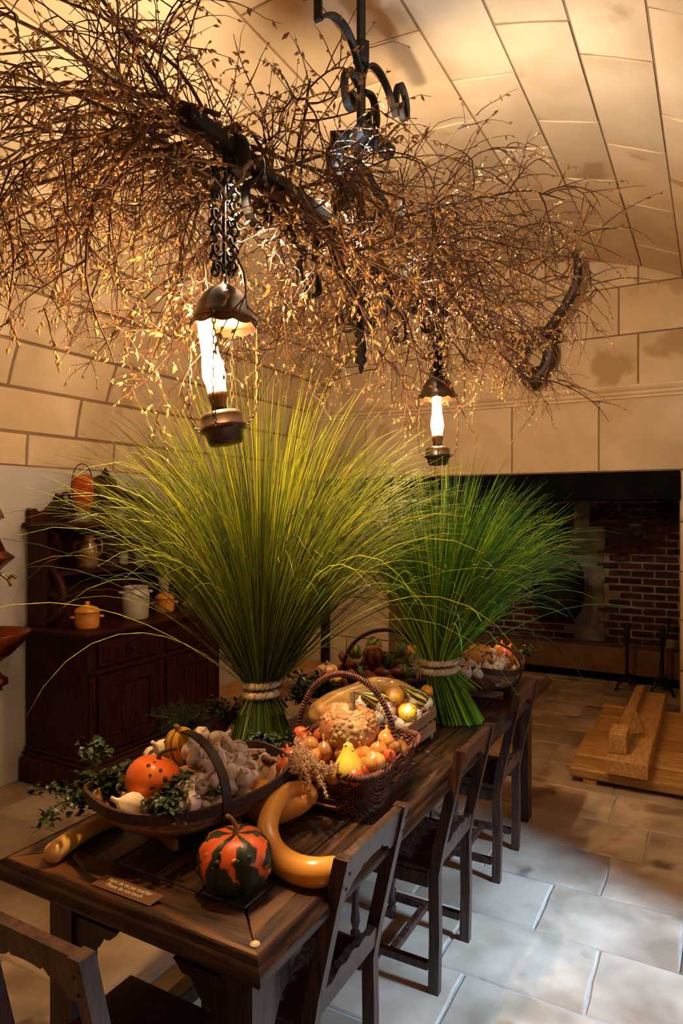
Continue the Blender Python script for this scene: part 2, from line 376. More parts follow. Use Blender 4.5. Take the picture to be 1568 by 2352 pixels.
while s < total-.02:
    h = hs[k] if k < len(hs) else .33
    if total-s-h < .12: h = total-s
    e = min(total, s+h); rr = random.Random(50+k); y = Y0-rr.uniform(0, .7)
    if k == 2: y = 2.60-.76*6
    g = .011 if k < 7 else .006
    while y < Y1:
        L = .76*rr.uniform(.85, 1.12) if k != 2 else .76
        a, b = max(y, Y0), min(y+L, Y1)
        if b-a > .06:
            m = MB(); vs = []; seg = 4; dp = rr.uniform(.009, .014); bv = .006
            yc = (a+b)/2
            for i in range(seg+1):
                t = t_at(s+g+(e-s-2*g)*i/seg); p = ell(t); nn = nrm(t)
                ed = bv if i in (0, seg) else 0
                for yy, dd in ((a+g-yc, -.01), (a+g-yc, dp-bv), (a+g+bv-yc, dp-ed), (b-g-bv-yc, dp-ed), (b-g-yc, dp-bv), (b-g-yc, -.01)):
                    q = p-nn*dd; vs.append((q.x, yy, q.z))
            fs = []
            for i in range(seg):
                for j in range(5): fs.append((6*i+j, 6*i+j+1, 6*i+7+j, 6*i+6+j))
            fs += [(0, 5, 4, 3, 2, 1), tuple(6*seg+j for j in range(6))]
            m.add(vs, fs).build('stone', STONE, ceil, loc=(0, yc, 0))
        y += L
    s = e; k += 1

# back wall with the fireplace opening
FX0, FX1, FZ = -2.82, -.245, 2.02
back = MB(); back.box(X0-.2, FX0, Y1+.012, Y1+.32, 0, FZ).box(FX1, X1+.2, Y1+.012, Y1+.32, 0, FZ)
arc = [(X0, FZ)]+[(VX-(VA)*math.cos(math.pi*i/40), VZ+(VB)*math.sin(math.pi*i/40)) for i in range(1, 40)]+[(X1, FZ)]
poly = [(X0, FZ), (X1, FZ)]+[p for p in reversed(arc[1:-1])]
back.prism(poly, .308, Matrix.Translation((0, Y1+.166, 0)))
wb = struct(back.build('wall_back', MORTAR))
ELL = [(VX-(VA+.004)*math.cos(2*math.pi*i/72), VZ+(VB+.004)*math.sin(2*math.pi*i/72)) for i in range(72)]
def clip(poly, cl):
    """keep the part of poly inside the convex outline cl (clockwise here)"""
    out = poly
    for i in range(len(cl)):
        a, b = cl[i], cl[(i+1) % len(cl)]; inp, out = out, []
        f = lambda p: (b[0]-a[0])*(p[1]-a[1])-(b[1]-a[1])*(p[0]-a[0])
        for j in range(len(inp)):
            p, q = inp[j], inp[(j+1) % len(inp)]; fp, fq = -f(p), -f(q)
            if fp >= 0: out.append(p)
            if (fp >= 0) != (fq >= 0):
                t = fp/(fp-fq); out.append((p[0]+(q[0]-p[0])*t, p[1]+(q[1]-p[1])*t))
        if not out: return []
    return out
def wall_stone(x0, x1, z0, z1, g=.006, clipit=True):
    r = [(x0+g, z0+g), (x1-g, z0+g), (x1-g, z1-g), (x0+g, z1-g)]
    if clipit and z1 > VZ: r = clip(r, ELL)
    if len(r) < 3: return
    cx = sum(p[0] for p in r)/len(r); cz = sum(p[1] for p in r)/len(r)
    if max(p[0] for p in r)-min(p[0] for p in r) < .03: return
    n = len(r); vs = [(a-cx, .02, b-cz) for a, b in r]+[(a-cx, .004, b-cz) for a, b in r]
    def ins(a, b):
        d = math.hypot(a-cx, b-cz); k_ = max(0, 1-.005/max(d, .01)); return ((a-cx)*k_, 0, (b-cz)*k_)
    vs += [ins(a, b) for a, b in r]
    fs = [(i, (i+1) % n, n+(i+1) % n, n+i) for i in range(n)]+[(n+i, n+(i+1) % n, 2*n+(i+1) % n, 2*n+i) for i in range(n)]+[tuple(range(2*n, 3*n))]
    MB().add(vs, fs).build('stone', STONE, wb, loc=(cx, Y1, cz))
for z0, z1, x, L in ((FZ+.02, 2.66, -4.557, .74), (2.745, 3.18, -4.28, .746), (3.18, 3.585, -4.66, .66), (3.585, 3.95, -4.3, .75)):
    while x < X1:
        a, b = max(x, X0), min(x+L, X1)
        if b-a > .05: wall_stone(a, b, z0, z1)
        x += L
for x0, x1 in ((X0, -3.3), (-3.3, FX0)):
    z = 0; i = 0
    for z1 in (.42, .83, 1.22, 1.62, FZ+.02):
        o = .0 if x0 < -3.5 else 0
        if (i % 2) == 0: wall_stone(x0, x1, z, z1)
        elif x0 == X0: wall_stone(x0, -3.55, z, z1)
        else: wall_stone(-3.55, x1, z, z1)
        z = z1; i += 1
z = 0
for z1 in (.42, .83, 1.22, 1.62, FZ+.02): wall_stone(FX1, .3, z, z1); wall_stone(.3, X1, z, z1); z = z1
# cornice moulding
prof = [(0, -.055), (.018, -.055), (.018, -.035), (.034, -.022), (.034, -.002), (.05, .012), (.062, .03), (.062, .05), (0, .062)]
co = MB(); n = len(prof)
co.add([(X0+.001, Y1-a, 2.70+b) for a, b in prof]+[(X1-.001, Y1-a, 2.70+b) for a, b in prof], [(i, i+1, n+i+1, n+i) for i in range(n-1)]+[tuple(range(n)), tuple(range(2*n-1, n-1, -1))])
struct(co.build('trim_1', STONE))
# black lintel
lt = MB().box(FX0-.9, FX1+.005, Y1-.035, Y1+.3, 1.80, FZ+.015, bev=.006)
struct(lt.build('trim_2', SOOT_SHADE))

# fireplace recess of brick
FY = 7.4
br = MB().box(FX0-.2, FX1+.3, FY+.008, FY+.15, 0, 2.7)
wbk = struct(br.build('wall_fireplace_back', BMORT))
wsl = struct(MB().box(FX0-.15, FX0-.012, Y1+.33, FY+.1, 0, 2.7).build('wall_fireplace_left', BMORT))
wsr = struct(MB().box(FX1+.012, FX1+.15, Y1+.33, FY+.1, 0, 2.7).build('wall_fireplace_right', BMORT))
struct(MB().box(FX0-.15, FX1+.15, Y1+.3, FY+.15, 2.55, 2.7).build('flue_light_block', SOOT_SHADE))  # unseen dark lid, added to keep light out of the recess
bm = []
for q in range(6):
    rr = random.Random(q); m = MB(); m.box(-.098, .098, 0, .03, -.026, .026, bev=.005)
    m.v = [(a+rr.uniform(-.004, .004), b+rr.uniform(-.003, .003), c+rr.uniform(-.004, .004)) for a, b, c in m.v]
    me = bpy.data.meshes.new('brick'); me.from_pydata(m.v, [], m.f); me.materials.append(BRICK); bm.append(me)
def put(me, par, loc, rz=0, sx=1):
    o = bpy.data.objects.new('brick', me); COL.objects.link(o); o.parent = par; o.location = loc; o.rotation_euler = (0, 0, rz); o.scale = (sx, 1, 1)
rr = random.Random(3); z = .39; i = 0
while z < 2.1:
    x = FX0-.2+(.11 if i % 2 else 0)
    while x < FX1+.1:
        xm = x+.108
        if -1.30 < xm-.09 and xm+.09 < -1.0: pass
        if not (-1.38 < xm < -.96) and FX0 < xm < FX1+.05 and rr.random() > .04:
            put(rr.choice(bm), wbk, (xm, FY-.012+rr.uniform(-.004, .008), z))
        x += .217
    z += .076; i += 1
# vertical strips of render running up the brick
for x0, x1, z0, z1, yy in ((-1.30, -1.15, .36, 2.3, FY-.004), (-1.15, -1.00, .36, 1.55, FY-.016)):
    n = 16; zz = [z0+(z1-z0)*k/n for k in range(n+1)]; vs = []
    for z in zz:
        a, b = x0+rr.uniform(-.018, .01), x1+rr.uniform(-.01, .018); vs += [(a, yy+.03, z), (a, yy, z), (b, yy, z), (b, yy+.03, z)]
    MB().add(vs, [(4*k+j, 4*k+j+1, 4*k+5+j, 4*k+4+j) for k in range(n) for j in range(3)]+[(0, 3, 2, 1), (4*n, 4*n+1, 4*n+2, 4*n+3)]).build('render_strip', BSTRIP, wbk)
z = .04; i = 0
while z < 2.1:
    y = Y1+.34+(.11 if i % 2 else 0)
    while y < FY-.1:
        if rr.random() > .03: put(rr.choice(bm), wsl, (FX0+.008, y+.108, z), R_(90))
        y += .217
    z += .076; i += 1
struct(MB().box(FX0, FX1, FY-.24, FY+.01, .09, .35, bev=.012).build('trim_3', LEDGE))
struct(MB().box(FX0, FX1, FY-.17, FY+.01, 0, .09).build('trim_shadow', SOOT_SHADE))  # black strip below the ledge, its shadow put into the colour
# low plank bench along the left wall
tb = thing('low_bench', 'low pale wooden bench running along the left wall past the sideboard', 'bench')
MB().box(-3.84, -3.42, 4.35, 5.98, .10, .15, bev=.005).build('seat', PINEY, tb)
for y in (4.45, 5.2, 5.9): MB().box(-3.82, -3.46, y-.03, y+.03, 0, .10).build('leg', PINEY, tb)

# ================================================================ TABLE
TX0, TX1, TY0, TY1, TZ = -1.66, -.815, 1.12, 3.875, .78
tt = thing('dining_table', 'long dark oak farmhouse table covered with harvest baskets', 'table', (-1.2375, 2.4975, 0))
def T(m, name, mm, **k):
    m.v = [(a+1.2375, b-2.4975, c) for a, b, c in m.v]; return m.build(name, mm, tt, **k)
F = .125; E = .012
def board(pts, z0, z1, name, mm):
    n = len(pts); cx = sum(p[0] for p in pts)/n; cy = sum(p[1] for p in pts)/n; b = .003
    ins = [(cx+(p[0]-cx)*(1-b/max(abs(p[0]-cx), .02)*.9), cy+(p[1]-cy)*(1-b/max(abs(p[1]-cy), .02)*.9)) for p in pts]
    vs = [(x, y, z0) for x, y in pts]+[(x, y, z1-b) for x, y in pts]+[(x, y, z1) for x, y in ins]
    fs = [tuple(range(n-1, -1, -1))]+[(i, (i+1) % n, n+(i+1) % n, n+i) for i in range(n)]+[(n+i, n+(i+1) % n, 2*n+(i+1) % n, 2*n+i) for i in range(n)]+[tuple(range(2*n, 3*n))]
    T(MB().add(vs, fs), name, mm)
g = .0028
a0, a1, b0, b1 = TX0+E, TX1-E, TY0+E, TY1-E
board([(a0, b0), (a1, b0), (a1-F, b0+F-g), (a0+F, b0+F-g)], .745, TZ, 'border_board', OAKX)
board([(a0+F, b1-F+g), (a1-F, b1-F+g), (a1, b1), (a0, b1)], .745, TZ, 'border_board', OAKX)
board([(a1, b0), (a1, b1), (a1-F+g, b1-F), (a1-F+g, b0+F)], .745, TZ, 'border_board', OAKY)
board([(a0, b0), (a0+F-g, b0+F), (a0+F-g, b1-F), (a0, b1)], .745, TZ, 'border_board', OAKY)
rr = random.Random(5); nx = 4; W_ = (a1-a0-2*F)/nx
for i in range(nx):
    xa = a0+F+i*W_; cuts = [b0+F]+sorted([[1.95, 3.0], [2.55], [1.75, 2.9], [2.28, 2.42, 3.2]][i])+[b1-F]
    for y0, y1 in zip(cuts, cuts[1:]):
        dz = rr.uniform(-.0035, -.001)
        board([(xa+g, y0+g), (xa+W_-g, y0+g), (xa+W_-g, y1-g), (xa+g, y1-g)], .748, TZ+dz, 'plank', OAKY)
# moulded edge: half round nosing with a groove, all round
mp_ = [(0, .742), (.012, .730), (.024, .734), (.030, .746), (.026, .760), (.014, .766), (.010, .770), (.010, .777), (0, .780)]
for nm, (p, q, nv) in {'x0': ((a0, b0), (a1, b0), (0, -1)), 'x1': ((a1, b0), (a1, b1), (1, 0)), 'x2': ((a1, b1), (a0, b1), (0, 1)), 'x3': ((a0, b1), (a0, b0), (-1, 0))}.items():
    n = len(mp_); d = Vector((q[0]-p[0], q[1]-p[1])).normalized(); vs = []
    for pt, sg in ((p, -1), (q, 1)):
        for o, z in mp_: o2 = o-.012; vs.append((pt[0]+nv[0]*(o2+.012)+d.x*sg*o, pt[1]+nv[1]*(o2+.012)+d.y*sg*o, z))
    T(MB().add(vs, [(i, i+1, n+i+1, n+i) for i in range(n-1)]+[tuple(range(n)), tuple(range(2*n-1, n-1, -1))]), 'edge_moulding', OAKX if nv[0] == 0 else OAKY, smooth=True)
for (x0, x1, y0, y1, mm) in ((TX0+.09, TX1-.09, TY0+.10, TY0+.125, OAKX), (TX0+.09, TX1-.09, TY1-.125, TY1-.10, OAKX), (TX0+.07, TX0+.095, TY0+.1, TY1-.1, OAKY), (TX1-.095, TX1-.07, TY0+.1, TY1-.1, OAKY)):
    T(MB().box(x0, x1, y0, y1, .635, .746), 'apron', mm)
for x in (TX0+.10, TX1-.16):
    for y in (TY0+.08, 2.45, TY1-.17):
        if y == 2.45 and x > -1.2: continue
        m = MB().box(x, x+.085, y, y+.085, 0, .745, bev=.005); T(m, 'leg', OAKZ)
        if y < 2:   # fretted bracket
            for sg in ((1,) if x < -1.2 else (-1,)):
                xs = [i*.012 for i in range(14)]
                M = Matrix.Translation((x+(.085 if sg > 0 else 0), y+.02, .635)) @ Matrix.Diagonal((sg, 1, 1, 1))
                T(MB().strip(xs, lambda t: 0, lambda t: -.14*(1-t/.17)**1.6-.008*math.sin(t*110)-.004, .02, M), 'bracket', OAKZ)
            xs = [i*.012 for i in range(14)]
            M = Matrix.Translation((x+(.02 if x < -1.2 else .065), y+.085, .635)) @ Matrix.Rotation(R_(90), 4, 'Z')
            T(MB().strip(xs, lambda t: 0, lambda t: -.14*(1-t/.17)**1.6-.008*math.sin(t*110)-.004, .02, M), 'bracket', OAKZ)
T(MB().box(TX0+.11, TX0+.17, TY0+.12, TY1-.12, .09, .15, bev=.004), 'stretcher', OAKY)
T(MB().lathe([(.011, .778), (.011, .783), (.007, .786), (0, .786)], 16, Matrix.Translation((TX1-.038, TY0+.04, 0))), 'dowel', SLATW, label='pale round dowel end set in the table corner')

# ================================================================ CHAIRS
def make_chair(W=.335, H=.875):
    """origin on the floor between the rear feet; faces +y"""
    t = thing('chair', '', 'chair', group='carved oak chairs round the table')
    h = W/2
    for sx in (-1, 1):
        prof = [(0, 0), (-.005, .2), (-.002, .42), (-.02, .52), (-.06, .70), (-.100, H)]
        m = MB(); vs = []
        for y, z in prof: x = sx*h; vs += [(x-.016, y-.002, z), (x+.016, y-.002, z), (x+.016, y+.036, z), (x-.016, y+.036, z)]
        n = len(prof); m.add(vs, [(3, 2, 1, 0)]+[(4*i+j, 4*i+(j+1) % 4, 4*i+4+(j+1) % 4, 4*i+4+j) for i in range(n-1) for j in range(4)]+[(4*n-4, 4*n-3, 4*n-2, 4*n-1)])
        m.build('rear_post', CHAIRW, t)
        pr = [(.017, 0), (.012, .012), (.019, .03), (.019, .045), (.010, .055), (.0185, .062), (.0185, .12), (.010, .128), (.014, .14), (.019, .16), (.014, .20), (.011, .24), (.0175, .30), (.019, .33), (.010, .35), (.020, .356), (.020, .43), (0, .43)]
        MB().lathe(pr, 12, Matrix.Translation((sx*(h-.004), .335, 0))).build('front_leg', CHAIRW, t, smooth=True)
        MB().obox((sx*h, .19, .09), .022, .30, .032, bev=.003).build('side_stretcher', CHAIRW, t)
        MB().obox((sx*(h-.002), .19, .395), .02, .30, .055, bev=.003).build('seat_rail', CHAIRW, t)
    MB().obox((0, .185, .09), W-.02, .028, .026, bev=.003).build('cross_stretcher', CHAIRW, t)
    MB().obox((0, .335, .395), W-.03, .02, .055, bev=.003).build('seat_rail', CHAIRW, t)
    MB().box(-h-.018, h+.018, .02, .375, .428, .448, bev=.006).build('seat', CHAIRW, t)
    xs = [-h+.016+(W-.032)*i/28 for i in range(29)]
    def lean(z): return -.02-.04*(z-.52)/.18
    tilt = Matrix.Rotation(R_(12.5), 4, 'X')
    # crest rail with a fretted lower edge
    def low(x):
        u = abs(x)/(h-.016); return -.105+.042*max(0, math.cos(min(1, u/.78)*math.pi/2))**.6+(.010 if .30 < u < .42 else 0)
    M = Matrix.Translation((0, -.082, H-.004)) @ tilt
    MB().strip(xs, lambda x: .002, low, .022, M).build('crest_rail', CHAIRW, t)
    M = Matrix.Translation((0, -.004, .505)) @ Matrix.Rotation(R_(8), 4, 'X')
    MB().strip(xs, lambda x: .03*max(0, math.cos(x/(h)*math.pi/2))**.7+.006*math.cos(x*90), lambda x: -.045, .022, M).build('lower_back_rail', CHAIRW, t)
    for sx in (-1, 1):
        for z in (.80, .84):
            MB().lathe([(.0045, 0), (.0045, .003), (0, .004)], 8, Matrix.Translation((sx*h, -.064-.24*(z-.70)-.001-.0, z)) @ Matrix.Rotation(R_(90), 4, 'X')).build('peg', CHAIRW, t)
    return t
ch = make_chair(); ch['label'] = 'dark oak chair nearest the camera on the right side of the table'
ch.location = (-.857, 1.575, 0); ch.rotation_euler = (0, 0, R_(90))
for x, y, rz, lab in ((-.848, 2.405, 90, 'dark oak chair standing second along the right side of the table'), (-.858, 3.215, 90, 'dark oak chair farthest along the table, beside the stone floor near the pallet'),
                      (-1.20, .945, 0, 'dark oak chair at the near end of the table, partly out of frame')):
    c = copy_tree(ch); c.location = (x, y, 0); c.rotation_euler = (0, 0, R_(rz)); c['label'] = lab

# ================================================================ SIDEBOARD
SX0, SX1, SY0, SY1 = -3.83, -3.27, 2.77, 3.99
sb = thing('sideboard', 'tall carved red-brown sideboard with shelves against the left wall', 'sideboard', (SX0, SY0, 0))
def SBm(m, name, mm=MAHOG, par=None, **k):
    m.v = [(a-SX0, b-SY0, c) for a, b, c in m.v]; return m.build(name, mm, par or sb, **k)
pl = MB(); out = []
SBm(MB().box(SX0, SX1+.05, SY0-.05, SY1+.05, 0, .17, bev=.02).box(SX0, SX1+.035, SY0-.035, SY1+.035, .17, .19, bev=.008).box(SX0, SX1+.015, SY0-.015, SY1+.015, .19, .215, bev=.008), 'plinth')
SBm(MB().box(SX0, SX1, SY0, SY1, .21, .93), 'carcass')
SBm(MB().box(SX0, SX1+.035, SY0-.035, SY1+.035, .945, .975, bev=.008).box(SX0, SX1+.02, SY0-.02, SY1+.02, .93, .946, bev=.005), 'countertop')
SBm(MB().box(SX1, SX1+.016, SY0, SY1, .715, .74, bev=.004), 'moulding')
MID = (SY0+SY1)/2
for i, (y0, y1) in enumerate(((SY0+.07, MID-.04), (MID+.04, SY1-.07))):
    d = SBm(MB().box(SX1, SX1+.02, y0, y1, .76, .905, bev=.004).box(SX1+.02, SX1+.026, y0+.03, y1-.03, .785, .88, bev=.003), 'drawer')
    kn = MB().lathe([(.008, 0), (.008, .015), (.018, .022), (.018, .032), (0, .038)], 14, Matrix.Translation((SX1+.026-SX0, (y0+y1)/2-SY0, .832)) @ Matrix.Rotation(R_(90), 4, 'Y')).build('knob', MAHOG, d, smooth=True)
    dm = MB(); f = .075; z0, z1 = .235, .70
    dm.box(SX1, SX1+.022, y0, y0+f, z0, z1, bev=.003).box(SX1, SX1+.022, y1-f, y1, z0, z1, bev=.003).box(SX1, SX1+.022, y0+f, y1-f, z0, z0+f, bev=.003).box(SX1, SX1+.022, y0+f, y1-f, z1-f, z1, bev=.003)
    dr = SBm(dm, 'door')
    n = 3; w_ = (y1-y0-2*f)/n
    for q in range(n): MB().box(SX1-SX0, SX1+.008-SX0, y0+f+q*w_+.002-SY0, y0+f+(q+1)*w_-.002-SY0, z0+f, z1-f, bev=.002).build('door_panel', MAHOG, dr)
for y in (SY0+.032, MID, SY1-.032): SBm(MB().box(SX1, SX1+.012, y-.022, y+.022, .215, .70, bev=.004), 'stile')
# upper part
HX = SX0+.36
SBm(MB().box(SX0, SX0+.02, SY0+.02, SY1-.02, .975, 1.62), 'back_panel')
for y in (SY0, SY1-.03):
    SBm(MB().box(SX0+.02, SX0+.20, y, y+.03, .975, 1.60), 'side_panel')
SBm(MB().box(SX0+.02, HX-.08, SY0+.03, SY1-.03, 1.30, 1.325, bev=.004), 'shelf')
SBm(MB().box(SX0, HX+.03, SY0-.03, SY1+.03, 1.60, 1.635, bev=.008), 'top_shelf')
for y in (SY0+.03, SY1-.05):
    # S-scroll bracket carved in depth
    pts = []
    for k in range(22): a = R_(30+k*22); r = .105-.0036*k; pts.append((SX0+.22+r*math.cos(a)*.9, y, 1.09+r*math.sin(a)))
    pts = pts[::-1]
    up = [(SX0+.315, y, 1.17), (SX0+.29, y, 1.26), (SX0+.20, y, 1.36), (SX0+.14, y, 1.44), (SX0+.14, y, 1.54), (SX0+.20, y, 1.585), (SX0+.25, y, 1.55), (SX0+.24, y, 1.50), (SX0+.20, y, 1.50)]
    path = spin(pts+up, 3)
    SBm(MB().tube(path, lerp_list([.012, .028, .032, .03, .026, .022, .016], len(path)), 8), 'scroll_bracket', smooth=True)
# pediment: carved crest
def ped(t):
    u = abs(t)
    z = .07
    if u < .10: z = .30+.03*math.cos(u/.10*math.pi/2)
    elif u < .20: z = .25-.05*((u-.10)/.10)
    elif u < .24: z = .22
    elif u < .40: z = .10+.09*abs(math.cos((u-.24)/.16*math.pi))
    elif u < .50: z = .16-.9*(u-.40)
    elif u > .56: z = .09
    return z
n = 80; L_ = SY1-SY0; xs = [-.5*L_+L_*i/n for i in range(n+1)]
SBm(MB().strip(xs, ped, lambda x: 0, .03, Matrix.Translation((SX0+.02, MID, 1.635)) @ Matrix.Rotation(R_(90), 4, 'Z')), 'pediment')
m = MB(); m.octa((SX0+.03, MID, 1.97), .05, .03, (0, 0, 1))
for sg in (-1, 1):
    for q in range(5): m.octa((SX0+.04, MID+sg*(.05+.035*q), 1.88-.012*q), .035, .014, (0, sg, .6-.3*q))
    path = spin([(SX0+.05, MID+sg*.28, 1.74), (SX0+.05, MID+sg*.33, 1.82), (SX0+.05, MID+sg*.40, 1.80), (SX0+.05, MID+sg*.39, 1.74), (SX0+.05, MID+sg*.35, 1.75)], 5); m.tube(path, .014, 6)
SBm(m, 'carving', smooth=False)

# things standing on the sideboard
def lidded_pot(x, y, z, s, label, rz=0):
    t = thing('lidded_pot', label, 'pot', (x, y, z), rz, 'orange earthenware pots on the sideboard')
    MB().lathe([(0, 0), (.062*s, 0), (.068*s, .01*s), (.070*s, .055*s), (.066*s, .085*s), (.072*s, .095*s), (0, .095*s)], 28).build('body', TERRA, t, smooth=True)
    MB().lathe([(.074*s, .095*s), (.076*s, .103*s), (.055*s, .125*s), (.02*s, .137*s), (.010*s, .142*s), (.014*s, .150*s), (.014*s, .158*s), (0, .162*s)], 28).build('lid', TERRA, t, smooth=True)
    for a in (0, math.pi):
        MB().tube(spin([(.068*s*math.cos(a)-.02*s*math.sin(a)*0, -.022*s, .07*s), (.088*s*math.cos(a), -.012*s, .068*s), (.088*s*math.cos(a), .012*s, .068*s), (.068*s*math.cos(a), .022*s, .07*s)], 4), .007*s, 8).build('handle', TERRA, t, smooth=True)
    return t
lidded_pot(-3.42, 2.90, .975, 1.05, 'round orange lidded pot at the left end of the sideboard counter', R_(50))
lidded_pot(-3.50, 3.66, .975, 1.0, 'orange lidded pot right of the grey crock, partly behind the grass', R_(50))
t = thing('stoneware_crock', 'pale grey stoneware crock with ear handles on the sideboard counter', 'crock', (-3.44, 3.32, .975), R_(55))
MB().lathe([(0, 0), (.078, 0), (.084, .01), (.090, .10), (.092, .16), (.086, .19), (.078, .20), (.082, .212), (.086, .218), (.080, .222), (.072, .215), (.076, .20), (.082, .16), (.07, .03), (0, .02)], 32).build('body', CROCK, t, smooth=True)
for a in (-1, 1): MB().tube(spin([(a*.084, -.024, .185), (a*.104, -.016, .182), (a*.104, .016, .182), (a*.084, .024, .185)], 4), .009, 8).build('handle', CROCK, t, smooth=True)
t = tag(MB().lathe([(0, 0), (.045, 0), (.04, .02), (.030, .10), (.034, .17), (.050, .21), (.036, .24), (.028, .28), (.034, .29), (0, .29)], 24).build('tall_vase', CROCK, loc=(-3.64, 3.80, .975), smooth=True), 'slim pale vase behind the second orange pot on the sideboard', 'vase')
t = thing('brown_jug', 'small brown glazed jug on the sideboard middle shelf', 'jug', (-3.62, 3.08, 1.325))
MB().lathe([(0, 0), (.05, 0), (.062, .03), (.066, .10), (.055, .15), (.04, .175), (.036, .20), (.042, .225), (0, .225)], 26).build('body', BROWNJ, t, smooth=True)
MB().tube(spin([(.05, .02, .2), (.09, .03, .18), (.085, .03, .11), (.06, .02, .08)], 5), .007, 8).build('handle', BROWNJ, t, smooth=True)
AMBER = glassy('amber_glass', (.45, .045, .006), .25); CLEAR = glassy('clear_glass', (.9, .9, .85), .82)
t = thing('amber_storm_lamp', 'amber glass lamp with wire bail handle on top of the sideboard', 'lamp', (-3.56, 2.98, 1.635))
MB().lathe([(.045, 0), (.05, .004), (.048, .06), (.040, .07)], 24).build('foot', CLEAR, t, smooth=True)
MB().lathe([(.045, .07), (.06, .10), (.07, .16), (.072, .22), (.062, .28), (.05, .305), (.046, .305), (.058, .27), (.067, .22), (.065, .16), (.055, .10), (.04, .075)], 28).build('glass_shade', AMBER, t, smooth=True)
MB().tube(spin([(0, -.075, .19), (0, -.082, .27), (0, -.05, .35), (0, 0, .375), (0, .05, .35), (0, .082, .27), (0, .075, .19)], 5), .0035, 6).tube(spin([(0, -.075, .19), (0, -.07, .10), (0, -.05, .03)], 4), .003, 6).tube(spin([(0, .075, .19), (0, .07, .10), (0, .05, .03)], 4), .003, 6).build('wire_bail', BLACK, t, smooth=True)
for i, (x, y, z, h, l) in enumerate(((-3.58, 3.32, 1.635, .09, 'small clear glass on the sideboard top under the carved crest'), (-3.62, 3.68, 1.635, .20, 'tall clear glass bottle on the sideboard top behind the grass'), (-3.66, 3.42, 1.325, .09, 'clear drinking glass on the sideboard middle shelf, left of two'), (-3.64, 3.55, 1.325, .10, 'clear drinking glass on the sideboard middle shelf, right of two'))):
    pr = [(0, 0), (.026, 0), (.03, h*.5), (.034, h), (.031, h), (.027, h*.5), (.022, .006), (0, .006)] if h < .15 else [(0, 0), (.04, 0), (.042, h*.6), (.018, h*.78), (.016, h), (.013, h), (.014, h*.78), (.037, h*.58), (.035, .006), (0, .006)]
    tag(MB().lathe(pr, 20).build('glass_bottle' if h > .15 else 'drinking_glass', CLEAR, loc=(x, y, z), smooth=True), l, 'bottle' if h > .15 else 'glass')

# copper wall fountain and its basin at the left edge
t = thing('copper_wall_fountain', 'copper wall fountain with flared body and small brass tap', 'fountain', (-3.70, 2.40, 1.35))
MB().box(-.15, -.10, -.06, .06, -.02, .55).build('back_plate', COPPER, t)
MB().lathe([(0, -.02), (.07, -.02), (.10, .02), (.165, .075), (.172, .085), (.12, .12), (.085, .20), (.075, .28), (.08, .30)], 6, Matrix.Rotation(R_(10), 4, 'Z')).build('body', COPPER, t)
MB().lathe([(.08, .30), (.115, .315), (.10, .35), (.07, .42), (.02, .50), (.01, .52), (.016, .54), (0, .555)], 6, Matrix.Rotation(R_(10), 4, 'Z')).build('lid', COPPER, t)
MB().tube(spin([(.05, .07, -.01), (.075, .10, -.045), (.085, .115, -.085)], 4), .009, 8).tube(spin([(.075, .10, -.045), (.09, .12, -.025), (.105, .135, -.04)], 4), .009, 8).build('tap', LBRASS, t, smooth=True)
t = thing('copper_basin', 'dark copper basin on a flared foot below the wall fountain', 'basin', (-3.66, 2.42, .70))
MB().lathe([(0, .16), (.05, .165), (.10, .19), (.16, .245), (.205, .30), (.213, .305), (.217, .30), (.17, .235), (.11, .175), (.05, .13), (0, .13)], 32).build('bowl', COPPER, t, smooth=True)
MB().lathe([(.05, .14), (.04, .10), (.045, .08), (.06, .05), (.09, .03), (.09, .0), (0, 0)], 24).build('foot', COPPER, t, smooth=True)
MB().box(-.19, .06, -.03, .03, -.03, 0).prism([(-.19, -.03), (.04, -.03), (-.19, -.28)], .03).build('wall_bracket', BLACK, t)

# stag skull trophy on the back wall
t = thing('stag_trophy', 'dark stag skull with long curved antlers hung on the back wall', 'trophy', (-1.36, 6.0, 3.05))
def yz(*p): return p
m = MB()
m.tube(spin([(-.02, -.05, .16), (-.10, -.06, .08), (-.13, -.06, -.02), (-.10, -.06, -.12), (-.02, -.07, -.20)], 5), lerp_list([.06, .055, .045, .055, .04], 21), 8)
m.tube(spin([(.05, -.05, .16), (.11, -.06, .08), (.12, -.06, -.02), (.07, -.06, -.12), (-.02, -.07, -.20)], 5), lerp_list([.065, .075, .07, .055, .04], 21), 8)
m.tube(spin([(-.12, -.05, .19), (0, -.06, .22), (.10, -.05, .20)], 5), .045, 8)
m.prism([(-.16, -.10), (.12, -.08), (.10, -.20), (-.02, -.30), (-.12, -.22)], .05, Matrix.Translation((0, -.06, 0)))
for sx in (-1, 1): m.tube(spin([(sx*.10, -.05, .12), (sx*.18, -.07, .17), (sx*.25, -.09, .15)], 4), lerp_list([.04, .045, .01], 9), 8)
m.build('skull', BONE, t, smooth=True)
def antler(pts, rad, tines, nm):
    m = MB(); P = spin(pts, 6); m.tube(P, lerp_list(rad, len(P)), 8)
    for tp in tines: Q = spin(tp, 5); m.tube(Q, lerp_list([.022, .014, .004], len(Q)), 6)
    m.build(nm, BONE, t, smooth=True)
antler([(.08, -.08, .18), (.20, -.14, .30), (.33, -.2, .46), (.38, -.22, .62), (.36, -.24, .76), (.28, -.26, .86)], [.042, .044, .042, .036, .026, .010], [[(.33, -.2, .46), (.39, -.22, .44), (.43, -.24, .47)]], 'antler')
antler([(-.08, -.08, .18), (-.22, -.14, .22), (-.38, -.2, .30), (-.54, -.22, .42), (-.62, -.24, .58), (-.60, -.26, .74)], [.042, .044, .042, .036, .026, .010], [[(-.12, -.1, .12), (-.24, -.14, .06), (-.34, -.16, .05)], [(-.36, -.2, .36), (-.46, -.24, .34), (-.52, -.26, .38)]], 'antler')
